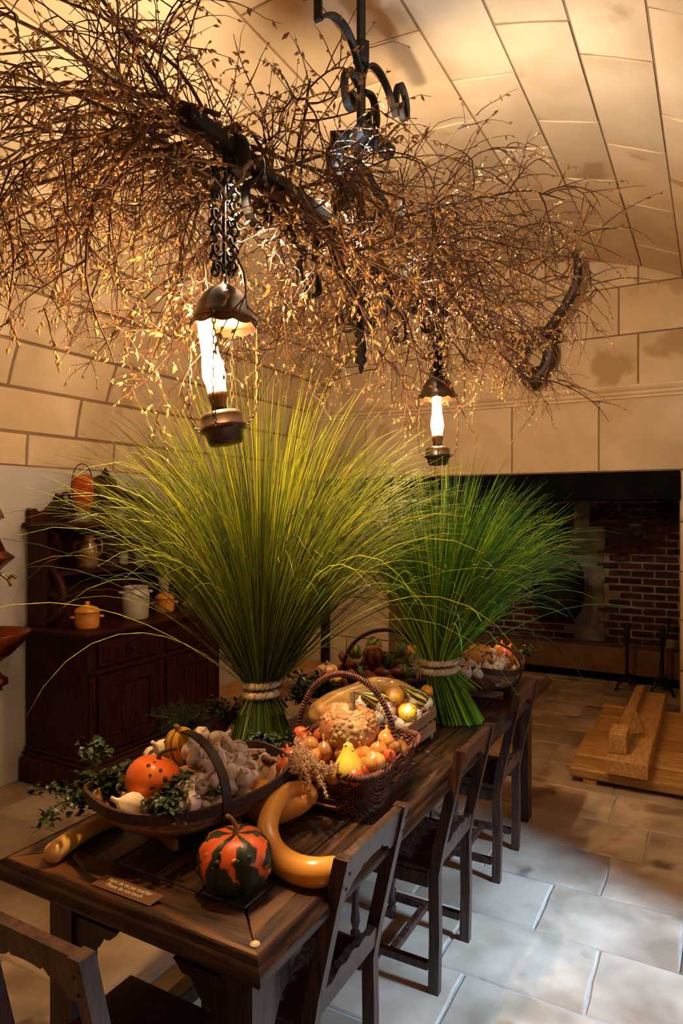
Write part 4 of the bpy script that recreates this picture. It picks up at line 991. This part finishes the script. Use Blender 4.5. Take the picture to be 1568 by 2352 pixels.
# ---- far wicker basket: artichokes, dark red potatoes, turban squash
def artichoke(p, s, label):
    o = MB().lathe([(0, -.03), (.02, -.028), (.033, -.01), (.034, .008), (.024, .026), (0, .034)], 16).build('artichoke', ARTI, smooth=True)
    m = MB(); rr = random.Random(5)
    for ring, (zz, rad, up) in enumerate(((-.026, .022, .0), (-.016, .032, .4), (-.004, .036, .9), (.008, .034, 1.6), (.018, .027, 2.6), (.026, .016, 4))):
        k = 9-ring
        for j in range(max(k, 4)):
            a = 2*math.pi*(j+.5*(ring % 2))/max(k, 4); d = Vector((math.cos(a)*.55, math.sin(a)*.55, .35+up*.5)).normalized()
            m.leaf((rad*.9*math.cos(a), rad*.9*math.sin(a), zz-.006), d, (math.cos(a), math.sin(a), .3), .026, .024)
    m.build('bracts', ARTI, o, kind='stuff')
    o.location = p; o.scale = (s, s, s); o.rotation_euler = (rg.uniform(-.6, .6), rg.uniform(-.6, .6), rg.uniform(0, 6)); tag(o, label, 'artichoke', 'artichokes in and beside the far wicker basket'); return o
for px, py, z, s, l in ((813, 1498, .96, 1.05, 'green artichoke left of the dark striped squash'), (890, 1518, .945, 1.1, 'green artichoke right of and below the dark striped squash'), (918, 1495, .96, 1.1, 'green artichoke under the hoop at the right of the far basket'),
                        (950, 1520, .93, 1.1, 'yellow-green artichoke nearest the second grass sheaf tie'), (830, 1548, .90, 1.2, 'bright green artichoke at the near rim of the far basket'), (925, 1545, .91, 1.0, 'dull green artichoke outside the far basket below the hoop foot'), (858, 1482, .99, 1.0, 'green artichoke behind the ring of the dark striped squash')):
    artichoke(tab(px, py, z), s, l)
for px, py, z, s in ((790, 1512, .94, 1.0), (783, 1535, .92, .9), (806, 1532, .93, 1.1), (846, 1525, .935, 1.0), (833, 1530, .925, .9), (870, 1535, .92, 1.0), (880, 1548, .915, 1.1), (908, 1545, .92, .9), (845, 1550, .905, .9), (855, 1562, .895, 1.1), (895, 1565, .90, 1.1), (812, 1552, .90, .9), (875, 1570, .89, .9)):
    item(TM, 'dark_root', tab(px, py, z), 'dark red potato heaped in the far wicker basket', 'potato', 'dark red potatoes in the far basket', s, tilt=2)
for x in (-.12, -.05, .03, .10):
    for y in (-.08, 0, .08): item(TM, 'dark_root', inl(RB, R_(20), x, y, .845), 'dark red potato heaped in the far wicker basket', 'potato', 'dark red potatoes in the far basket', 1.3, rot=(1.5, 0, rg.uniform(0, 6)))
sq = gourd('dark_striped_squash', tab(857, 1505, .985), .052, .048, stripes('dark_red_striped_rind', (.40, .045, .015), (.04, .02, .012), n=7, dist=.5, thr=.55), 'dark red and black striped squash with pale ring in the far basket', ribs=8, depth=.04, stem=None, seed=7, rot=(.2, 0, 0))
MB().tube([(.030*math.cos(a), .030*math.sin(a), .040) for a in [2*math.pi*i/24 for i in range(25)]], .0028, 6).build('pale_ring', STEMM, sq, smooth=True)
gourd('round_orange_pumpkin', tab(942, 1500, .945), .050, .044, SQOR2, 'plain orange pumpkin between the far basket and the grass sheaf', 'pumpkin', ribs=9, depth=.05, stem=(.007, .02), seed=5)

# ---- far trug contents
G3 = 'garlic bulb heaped in the far trug basket'
for px, py, z, s in ((1070, 1545, .935, 1.05), (1098, 1545, .935, 1.05), (1130, 1542, .935, 1.1), (1145, 1532, .94, 1.0), (1135, 1515, .955, 1.05), (1150, 1520, .95, 1.0), (1050, 1540, .94, .9), (1055, 1522, .95, .95), (1130, 1500, .965, .9), (1112, 1528, .94, .9), (1045, 1555, .93, .85), (1085, 1528, .94, .9)):
    item(rg.choice(GM), 'garlic_bulb', tab(px, py, z), G3, 'garlic', 'garlic in the far trug', s, tilt=1.2)
for x in (-.16, -.09, -.01, .06, .13):
    for y in (-.075, 0, .075): item(rg.choice(GM), 'garlic_bulb', inl(T2, A2, x, y, .885), G3, 'garlic', 'garlic in the far trug', 1, tilt=1.2)
gourd('spotted_pumpkin', tab(1097, 1502, .985), .070, .050, SQOR2, 'orange pumpkin with dark spots on top of the far trug basket', 'pumpkin', ribs=9, depth=.08, warts=16, wr=(.003, .006), stem=(.008, .015), seed=15)
for px, py, z, s, l in ((1160, 1502, .95, 1.3, 'big shiny orange onion at the right of the far trug, in front'), (1150, 1492, .955, 1.1, 'shiny brown onion behind the spotted pumpkin in the far trug'), (1162, 1520, .94, 1.1, 'shiny orange onion low against the far trug handle')):
    item(SM[0] if s > 1.2 else OM[0], 'onion', tab(px, py, z), l, 'onion', None, s, tilt=.5)
item(me_of(MB().lathe([(0, -.05), (.03, -.04), (.042, 0), (.03, .04), (0, .05)], 18), 'courgette', LEAF), 'green_squash', tab(1050, 1492, .97), 'dark green squash between the second sheaf and the spotted pumpkin', 'squash', None, 1.0)

# ---- notice card with its two lines
t = thing('notice_card', 'brown card asking visitors not to touch, at the near table edge', 'card', tab(292, 2045, .785))
o = Vector(t.location); C4 = [tab(208, 2030, .7835), tab(342, 2080, .7835), tab(375, 2056, .797), tab(246, 2008, .797)]
C4 = [p-o for p in C4]; nn = (C4[1]-C4[0]).cross(C4[3]-C4[0]).normalized(); 
MB().add([p-nn*.003 for p in C4]+[p for p in C4], [(3, 2, 1, 0), (4, 5, 6, 7), (0, 1, 5, 4), (2, 3, 7, 6), (3, 0, 4, 7)]).build('card_face', CARDM, t)
MB().add([C4[1]-nn*.003, C4[2]-nn*.003, C4[2], C4[1]], [(0, 1, 2, 3)]).build('highlight_edge', CARDE, t, label='right edge of the card with its highlight put into the colour')  # highlight along the right edge, painted as near-white
ex = (C4[1]-C4[0]).normalized(); ey = nn.cross(ex); 
for txt, u in (('Merci de ne pas toucher', .60), ('Please do not touch', .24)):
    fc = bpy.data.curves.new('lettering', 'FONT'); fc.body = txt; fc.size = .0145; fc.shear = .35; fc.extrude = .0001; fc.align_x = 'CENTER'
    fo = bpy.data.objects.new('lettering', fc); COL.objects.link(fo); fo.parent = t; fc.materials.append(LETT)
    mid = (C4[0]*(1-u)+C4[3]*u+C4[1]*(1-u)+C4[2]*u)*.5+nn*.0012
    fo2 = bpy.data.objects.new('lettering', bpy.data.meshes.new_from_object(fo)); bpy.data.objects.remove(fo); fo = fo2; COL.objects.link(fo); fo.parent = t
    fo.matrix_local = Matrix.Translation(mid) @ Matrix((ex, ey, nn)).transposed().to_4x4()

# ================================================================ GRASS SHEAVES
def sheaf(label, base, tie, rt, rb, n, Lmin, Lmax, tmax, lean, mm, seed, tasside, stray=40, up=(0, 0, 1), shift=None):
    rr = random.Random(seed); t = thing('grass_sheaf', label, 'sheaf', base); b0 = Vector((0, 0, 0)); tv = Vector(tie)-Vector(base)
    ms = [MB(), MB(), MB()]; ax = Vector(lean).normalized(); e1 = Vector((RT.x, RT.y, 0)); e2 = Vector((FW.x, FW.y, 0))
    for k in range(n):
        st = k >= n-stray
        u = math.sqrt(rr.random()); ph = rr.uniform(0, 2*math.pi)
        dirv = e1*math.cos(ph)+e2*math.sin(ph)
        p0 = dirv*rb*u*rr.uniform(.85, 1.05); p0.z = rr.uniform(0, .012) if not st else tv.z*.6
        if shift: p0 += Vector(shift)*(.5+u*.5*math.cos(ph))
        p1 = tv+dirv*rt*u*.96
        th = R_(tmax)*u*rr.uniform(.75, 1.1)+(R_(rr.uniform(5, 30)) if st else 0)
        d = (ax*math.cos(th)+dirv*math.sin(th)).normalized()
        d = (d+Vector((rr.gauss(0, .045), rr.gauss(0, .045), 0))).normalized()
        L = rr.uniform(Lmin, Lmax)*(1-.12*u)*(1.0 if not st else rr.uniform(.9, 1.15))
        sag = rr.uniform(.12, .55)*(1.0+1.2*u)*(2.0 if st else 1)
        sw = Vector((rr.gauss(0, .12), rr.gauss(0, .12), 0)); P = [p0, p0.lerp(p1, .5), p1]; R = [.0024, .0022, .0020]; nseg = 11; p = p1.copy(); dd = d.copy()
        for i in range(nseg):
            f = (i+1)/nseg; dd = (dd+Vector((0, 0, -sag*f*f*.30))+dirv*(.030*u)*(1 if f > .2 else 0)+sw*.03*f).normalized(); p = p+dd*(L/nseg); P.append(p.copy()); R.append(.0020*(1-f)**.6+.0004)
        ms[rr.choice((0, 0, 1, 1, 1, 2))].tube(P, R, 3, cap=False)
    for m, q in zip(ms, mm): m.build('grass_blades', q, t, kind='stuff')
    # plaited straw tie
    r = MB(); N = 90
    for row in (-1, 1):
        for s in range(3):
            P = []
            for i in range(N+1):
                an = 2*math.pi*i/N; ph = an*11+s*2.094; R1 = rt+.010+.009*math.cos(ph)
                P.append(tv+e1*R1*math.cos(an)+e2*R1*math.sin(an)+Vector((0, 0, row*.019+.013*math.sin(2*ph)*.7+.004*math.cos(an))))
            r.tube(P, .0095, 6, cap=False)
    tie_ = r.build('plaited_tie', ROPE, t, smooth=True)
    ts = MB(); q = tv+e1*tasside*(rt+.012)-e2*.01
    for k in range(150):
        d = (e1*tasside*rr.uniform(.1, 1)+e2*rr.gauss(0, .5)+Vector((0, 0, rr.gauss(0, .8)))).normalized()*rr.uniform(.03, .062)
        ts.tube([q, q+d*.6, q+d+Vector((0, 0, -.006))], [.0012, .0012, .0006], 3, cap=False)
    ts.build('tassel', ROPE if tasside < 0 else TASS, tie_, kind='stuff')
    return t
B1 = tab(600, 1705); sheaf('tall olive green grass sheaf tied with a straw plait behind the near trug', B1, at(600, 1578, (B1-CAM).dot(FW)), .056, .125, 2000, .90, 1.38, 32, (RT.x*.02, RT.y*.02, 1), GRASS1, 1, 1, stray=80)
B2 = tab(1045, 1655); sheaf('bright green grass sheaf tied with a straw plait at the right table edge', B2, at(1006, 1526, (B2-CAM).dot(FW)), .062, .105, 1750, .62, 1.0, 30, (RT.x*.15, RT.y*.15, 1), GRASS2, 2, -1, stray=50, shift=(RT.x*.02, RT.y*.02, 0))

# ================================================================ CHANDELIER
CHX, CHY = -1.24, 2.40
t = thing('iron_chandelier', 'black wrought iron chandelier hung from the vault, hidden in dried branches', 'chandelier', (CHX, CHY, 2.25))
def CB(m, name, mm=BLACK, par=None, **k):
    m.v = [(a-CHX, b-CHY, c-2.25) for a, b, c in m.v]; return m.build(name, mm, par or t, **k)
CB(MB().box(CHX-.008, CHX+.008, CHY-.024, CHY+.024, 2.42, 3.80), 'hanging_bar')
CB(MB().lathe([(0, 2.25), (.006, 2.262), (.012, 2.275), (.008, 2.29), (.024, 2.30), (.026, 2.315), (.014, 2.33), (.026, 2.35), (.028, 2.375), (.014, 2.395), (.026, 2.405), (.026, 2.42), (.014, 2.432), (.014, 2.52)], 20, Matrix.Translation((CHX, CHY, 0))), 'finial', smooth=True)
def scroll(c, r0, turns, a0, sgn, plane, thick=.006, wide=.014, tail=None):
    """flat iron spiral; plane 'y' lies in the YZ plane, 'x' in the XZ plane"""
    P = []
    for i in range(30):
        f = i/29; a = a0+sgn*turns*2*math.pi*f; r = r0*(1-.72*f); P.append((r*math.cos(a), r*math.sin(a)))
    P = (tail or [])+P
    return [Vector((c[0]+(p[0] if plane == 'x' else 0), c[1]+(p[0] if plane == 'y' else 0), c[2]+p[1])) for p in P]
def flat(m, P, wide, thick, plane):
    """sweep a flat strip: wide across the plane, thin in it"""
    n = len(P); vs = []; ac = Vector((0, 1, 0)) if plane == 'x' else Vector((1, 0, 0))
    for i in range(n):
        tt = (P[min(i+1, n-1)]-P[max(i-1, 0)]).normalized(); nn = tt.cross(ac).normalized()
        for sa, sn in ((-1, -1), (1, -1), (1, 1), (-1, 1)): vs.append(P[i]+ac*wide*sa/2+nn*thick*sn/2)
    m.add(vs, [(4*i+j, 4*i+(j+1) % 4, 4*i+4+(j+1) % 4, 4*i+4+j) for i in range(n-1) for j in range(4)]+[(3, 2, 1, 0), (4*n-4, 4*n-3, 4*n-2, 4*n-1)])
for pl, sg in (('y', -1), ('y', 1), ('x', -1), ('x', 1)):
    m = MB(); ca = (CHX+(sg*.062 if pl == 'x' else 0), CHY+(sg*.062 if pl == 'y' else 0), 2.50)
    P = [Vector((CHX+(sg*.012 if pl == 'x' else 0), CHY+(sg*.012 if pl == 'y' else 0), 2.44))]
    Q = []
    for i in range(34):
        f = i/33; a = -math.pi/2-sg*(-1)*1.35*2*math.pi*f; r = .058*(1-.6*f); Q.append(Vector((ca[0]+(r*math.cos(a) if pl == 'x' else 0), ca[1]+(r*math.cos(a) if pl == 'y' else 0), ca[2]+r*math.sin(a)*1.2)))
    flat(m, P+Q, .016, .006, pl); CB(m, 'finial_scroll')
# S-scrolls at the top, spreading along the table
for sg in (-1, 1):
    for (pts, nm) in (([(0, 3.44), (.05, 3.52), (.13, 3.56), (.22, 3.55), (.30, 3.50), (.335, 3.46)], 0), ([(.335, 3.46), (.34, 3.56), (.38, 3.63), (.44, 3.60), (.455, 3.53), (.42, 3.49), (.385, 3.52), (.395, 3.55)], 1), ([(.02, 3.40), (.10, 3.42), (.14, 3.36), (.12, 3.28), (.07, 3.28), (.06, 3.33), (.085, 3.34)], 2), ([(.02, 3.00), (.10, 3.05), (.17, 3.02), (.19, 2.93), (.14, 2.87), (.09, 2.90), (.10, 2.95)], 3)):
        m = MB(); flat(m, [Vector((CHX, CHY+sg*p.y, p.z)) for p in spin([(0, a, b) for a, b in pts], 6)], .030, .012, 'y'); CB(m, 'top_scroll')
CB(MB().lathe([(.02, 3.60), (.036, 3.61), (.036, 3.68), (.02, 3.69)], 6, Matrix.Translation((CHX, CHY, -.10))), 'collar')
# beam and lattice
CB(MB().box(CHX-.024, CHX+.024, 1.37, 3.46, 2.745, 2.79, bev=.004), 'beam')
for sg in (-1, 1):
    for pts, wd in (([(.70, 2.74), (.60, 2.70), (.50, 2.62), (.36, 2.60), (.20, 2.62), (.05, 2.56)], .03), ([(.70, 2.74), (.76, 2.68), (.74, 2.60), (.67, 2.59), (.64, 2.64), (.68, 2.67)], .026),
                ([(.45, 2.745), (.40, 2.68), (.30, 2.66), (.26, 2.71), (.31, 2.735), (.33, 2.70)], .024), ([(.22, 2.745), (.20, 2.66), (.12, 2.63), (.08, 2.68), (.12, 2.72), (.15, 2.69)], .024), ([(.42, 2.60), (.46, 2.52), (.40, 2.46), (.33, 2.49), (.36, 2.54)], .022)):
        m = MB(); flat(m, [Vector((CHX, CHY+sg*p.y, p.z)) for p in spin([(0, q, z) for q, z in pts], 6)], wd, .012, 'y'); CB(m, 'scroll_bar')
for sg in (-1, 1):
    pts = [(CHX, CHY+sg*.02, 3.10), (CHX, CHY+sg*.25, 3.02), (CHX, CHY+sg*.45, 2.90), (CHX, CHY+sg*.60, 2.80)]
    m = MB(); flat(m, spin(pts, 6), .02, .012, 'y'); CB(m, 'strut')
# curled iron drop columns that carry the lanterns
LY = (1.537, 3.255)
for y in LY:
    m = MB(); m.tube([(CHX, y, 2.75), (CHX, y, 2.36)], .006, 6)
    par = CB(m, 'drop_rod')
    for lv in range(7):
        z = 2.70-.050*lv
        for pl in ('x', 'y'):
            for sg in (-1, 1):
                wd = .030+.008*math.sin(math.pi*lv/6)
                q = MB(); c = (CHX+(sg*wd if pl == 'x' else 0), y+(sg*wd if pl == 'y' else 0), z)
                flat(q, scroll(c, .021, 1.2, (math.pi if sg > 0 else 0), sg*(1 if lv % 2 else -1), pl), .010, .004, pl); CB(q, 'curl', BLACK, None)
# ceiling rose
CB(MB().lathe([(.05, 3.80), (.05, 3.90)], 12, Matrix.Translation((CHX, CHY, 0))), 'ceiling_plate')
# spot lamps on the beam
BULBW = emit('white_lamp_face', (1, .93, .82), 30); BULBC = emit('cool_lamp_face', (.78, .90, 1), 30)
def spot(label, p, aim, cool=False, energy=25, ang=70):
    p = Vector(p); d = (Vector(aim)-p).normalized(); q = d.to_track_quat('-Z', 'Y')
    s = thing('spot_lamp', label, 'lamp', p, group='spot lamps fixed to the chandelier beam', rot=q.to_euler())
    MB().lathe([(.031, -.030), (.033, -.028), (.033, .05), (.022, .075), (0, .078)], 20).build('housing', BLACK, s, smooth=True)
    MB().lathe([(0, -.022), (.0305, -.022)], 20).build('lamp_face', BULBC if cool else BULBW, s)
    MB().box(-.006, .006, -.006, .006, .07, .11).build('bracket', BLACK, s)
    l = lamp('spot_light', 'SPOT', (0, 0, 0), energy, (.75, .88, 1) if cool else (1, .80, .55), spot_size=R_(ang), spot_blend=.9, shadow_soft_size=.02)
    l.location = (0, 0, -.035); l.parent = s
spot('spot lamp pointing down beside the near lantern column', at(550, 376, 1.98), (-1.25, 1.62, .8), energy=150, ang=95)
spot('spot lamp pointing down left of the central shaft', at(769, 378, 2.48), (-1.15, 2.2, .8), energy=150, ang=95)
spot('spot lamp pointing down at the far side of the shaft', at(930, 506, 2.98), (-1.05, 2.9, .8), energy=150, ang=95)
spot('cool lamp pointing up beside the shaft, near side', (-1.17, 2.12, 2.86), (-1.0, 2.5, 3.9), True, 24, 130)
spot('cool lamp pointing up beyond the shaft', (-1.17, 2.95, 2.86), (-.5, 3.1, 3.7), True, 22, 130)
spot('cool lamp pointing along the branches at the far end', (-1.17, 3.2, 2.86), (-.7, 3.9, 2.65), True, 40, 60)
for p, aim, en, lb in (((CHX-.05, 2.30, 3.16), (-3.0, 1.2, 3.0), 150, 'warm lamp added on the hanging bar to brighten the left wall'), ((CHX-.05, 2.50, 3.22), (-2.8, 3.9, 3.1), 70, 'warm lamp added on the hanging bar to brighten the far left vault'),
                   ((CHX+.05, 2.30, 3.16), (-.1, 1.8, 3.5), 34, 'warm lamp added on the hanging bar to brighten the right vault'), ((CHX+.05, 2.52, 3.20), (-.6, 5.2, 3.1), 80, 'warm lamp added on the hanging bar to brighten the back wall')):
    spot(lb, p, aim, False, en, 165)  # warm lamps added above the branches to brighten walls and vault
# ---- lanterns
GLOWG = glassy('frosted_chimney', (1, .93, .78), .30, .3, tl=.8)
FLAME = emit('lamp_glow', (1, .78, .42), 45)
def lantern(label, x, y, ztop, tilt, energy):
    L = thing('hanging_lantern', label, 'lantern', (x, y, ztop), group='oil lanterns under the chandelier')
    n = 32
    MB().lathe([(0, 0), (.008, 0), (.010, -.018), (.018, -.028), (.038, -.040), (.060, -.058), (.076, -.085), (.084, -.112), (.088, -.118), (.089, -.128), (.092, -.134), (.090, -.134), (.080, -.115), (.05, -.075), (.0, -.05)], n).build('dome_cap', LMETAL, L, smooth=True)
    vs = []; m = MB(); N = 96
    for i in range(N): a = 2*math.pi*i/N; vs += [(.090*math.cos(a), .090*math.sin(a), -.13), (.094*math.cos(a), .094*math.sin(a), -.148-.008*abs(math.sin(a*5)))]
    m.add(vs, [(2*i, 2*((i+1) % N), 2*((i+1) % N)+1, 2*i+1) for i in range(N)]).build('scalloped_skirt', LMETAL, L)
    # burner, reservoir and chimney lean together
    B = Vector((0, 0, -.455)); Rm = Matrix.Translation(B) @ Matrix.Rotation(tilt, 4, Vector((FW.x, FW.y, 0)))
    MB().lathe([(0, -.035), (.045, -.035), (.05, -.03), (.056, .0), (.066, .004), (.069, .010), (.066, .018), (.062, .02), (.062, .045), (.055, .058), (.03, .063), (0, .063)], n, Rm).build('oil_reservoir', LMETAL, L, smooth=True)
    MB().lathe([(.024, .06), (.022, .08), (.028, .10), (.028, .115), (.024, .118)], n, Rm, lambda a, u: 1+.05*math.sin(12*a)).build('burner', LBRASS, L, smooth=True)
    MB().lathe([(.026, .115), (.028, .14), (.034, .165), (.030, .20), (.025, .23), (.022, .33), (.0205, .33), (.0235, .23), (.0285, .20), (.032, .165), (.026, .14), (.024, .117)], n, Rm).build('glass_chimney', GLOWG, L, smooth=True)
    MB().lathe([(0, .125), (.010, .13), (.018, .15), (.018, .175), (.012, .20), (.008, .24), (.005, .28), (0, .29)], 16, Rm).build('glowing_bulb', FLAME, L, smooth=True)
    for a in (.35, 2.0, 3.6, 5.1):
        rim = Vector((.098*math.cos(a), .098*math.sin(a), -.138)); bot = Rm @ Vector((.070*math.cos(a), .070*math.sin(a), .010))
        P = spin([rim, rim.lerp(bot, .35)+Vector((math.cos(a), math.sin(a), 0))*.012, rim.lerp(bot, .8)+Vector((math.cos(a), math.sin(a), 0))*.022+Vector((0, 0, -.01)), bot], 9)
        m = MB(); k = 0; nl = 19
        for i in range(nl):
            f = i/(nl)*(len(P)-1); j = int(f); p = P[j].lerp(P[min(j+1, len(P)-1)], f-j); f2 = (i+1.25)/nl*(len(P)-1); j2 = min(int(f2), len(P)-2); q = P[j2].lerp(P[j2+1], min(1, f2-j2))
            d = (q-p); ln = d.length; d.normalize(); s_ = d.orthogonal().normalized(); s_ = s_ if i % 2 else d.cross(s_)
            c = (p+q)/2; m.tube([c+d*ln*.56*math.cos(b)+s_*.0050*math.sin(b) for b in [2*math.pi*h/8 for h in range(9)]], .0015, 4, cap=False)
        m.build('chain', LMETAL, L)
        MB().tube([rim*.94, rim], .004, 6).build('chain_hook', LMETAL, L)
    l = lamp('lantern_light', 'POINT', Rm @ Vector((0, 0, .19)), energy, (1, .60, .24), shadow_soft_size=.035); l.parent = L
    return L
lantern('larger looking lit lantern hanging nearest the camera over the first sheaf', CHX, LY[0], 2.385, R_(-10), 330)
lantern('lit lantern hanging at the far end over the second sheaf', CHX, LY[1], 2.43, R_(-1), 260)

# ================================================================ DRIED BRANCHES
rb = random.Random(21)
SPXY = [(o.location.x, o.location.y) for o in bpy.data.objects if o.get('label', '').startswith('spot lamp pointing down')]
def ok(p):
    for sx, sy in SPXY:
        if p.z < 2.95 and math.hypot(p.x-sx, p.y-sy) < .045+max(0, 2.7-p.z)*.16: return False
    q = p-CAM
    return p.z < vault_z(p.x)-.04 and q.dot(FW) > .95
def grow(P0, d0, L, n, r0, sag, wob):
    P = [Vector(P0)]; d = Vector(d0).normalized(); R = [r0]
    for i in range(n):
        f = (i+1)/n
        d = (d+Vector((rb.gauss(0, wob), rb.gauss(0, wob), rb.gauss(0, wob)-sag*f))).normalized()
        q = P[-1]+d*(L/n)
        if not ok(q): break
        P.append(q); R.append(r0*(1-f*.72))
    return P, R
def branch(start, d, L, label, grp, dens=1.0, r0=.0072, sag=.10):
    b = thing('willow_branch', label, 'branch', start, group=grp); o = Vector(start)
    wood_ = MB(); cat = MB(); P, R = grow(start, d, L, 14, r0, sag, .10)
    if len(P) < 4: bpy.data.objects.remove(b); return
    wood_.tube([p-o for p in P], R, 6)
    def twigs(P, R, cnt, L0, level):
        for k in range(cnt):
            f = rb.uniform(.12 if level == 0 else .15, .98)*(len(P)-1); j = min(int(f), len(P)-2); p = P[j].lerp(P[j+1], f-j); tt = (P[j+1]-P[j]).normalized()
            s_ = Vector((rb.gauss(0, 1), rb.gauss(0, 1), rb.gauss(0, .8))); s_ = (s_-tt*s_.dot(tt)).normalized()
            dd = (tt*rb.uniform(.5, 1.1)+s_).normalized(); ln = L0*rb.uniform(.45, 1.15)*(1.1-.4*f/(len(P)-1))
            Q, RR = grow(p, dd, ln, 7 if level == 0 else 5, [.0036, .0021][level], [.22, .20][level], .14)
            if len(Q) < 3: continue
            wood_.tube([q-o for q in Q], RR, 4 if level == 0 else 3, cap=False)
            if level == 0: twigs(Q, RR, int(5*dens)+rb.randint(0, 2), L0*.50, 1)
            if level == 1 or rb.random() < .5:
                nb = rb.randint(2, 6)
                for h in range(nb):
                    f2 = rb.uniform(.3, 1)*(len(Q)-1); j2 = min(int(f2), len(Q)-2); q = Q[j2].lerp(Q[j2+1], f2-j2); t2 = (Q[j2+1]-Q[j2]).normalized()
                    dn = (t2+Vector((rb.gauss(0, .7), rb.gauss(0, .7), rb.gauss(0, .7)-.5))).normalized(); s2 = rb.uniform(.6, 1.5)
                    cat.octa(q-o+dn*.007*s2, .0092*s2, .0036*s2, dn)
    twigs(P, R, int(11*dens*L/.9), .46, 0)
    wood_.build('twigs', TWIG, b); cat.build('catkins', CATK, b, kind='stuff')
dirs = []
SPEC = [('dried willow branch spreading to the upper left from the near end of the chandelier', 'branches at the near left of the chandelier', 21, (1.38, 1.85), (160, 292), (-24, 34), (.65, 1.08), 1.0),
        ('dried willow branch drooping around the near lantern', 'branches round the near lantern', 12, (1.5, 2.0), (0, 360), (-35, 10), (.40, .75), 1.2),
        ('dried willow branch tangled round the middle of the chandelier', 'branches round the chandelier middle', 17, (1.9, 2.9), (0, 360), (-28, 24), (.55, .95), 1.1),
        ('dried willow branch reaching right over the far end of the chandelier', 'branches at the far right of the chandelier', 14, (2.5, 3.35), (-75, 75), (-10, 22), (.60, .98), .85),
        ('dried willow branch hanging over the far lantern', 'branches round the far lantern', 9, (2.9, 3.35), (0, 360), (-20, 5), (.5, .85), 1.1),
        ('dried willow branch rising toward the top of the vault', 'branches rising to the vault', 6, (1.6, 2.5), (140, 285), (22, 42), (.8, 1.15), .8)]
SPEC.append(('long dried willow twig hanging below the branches', 'long twigs hanging from the branches', 10, (1.45, 3.0), (60, 400), (-75, -38), (.45, .75), .55))
for lab, grp, n, ys, az, el, Ls, dens in SPEC:
    for k in range(n):
        a = R_(az[0]+(az[1]-az[0])*(k+rb.random())/n); e = R_(rb.uniform(*el)); y = rb.uniform(*ys)
        d = (math.cos(e)*math.cos(a), math.cos(e)*math.sin(a), math.sin(e))
        of = .30 if 'hanging below' in lab else 0
        branch((CHX+rb.uniform(-.05, .05)+math.cos(a)*of, y+math.sin(a)*of*.6, 2.77+rb.uniform(-.10, .06)-of*.2), d, rb.uniform(*Ls), lab, grp, dens)
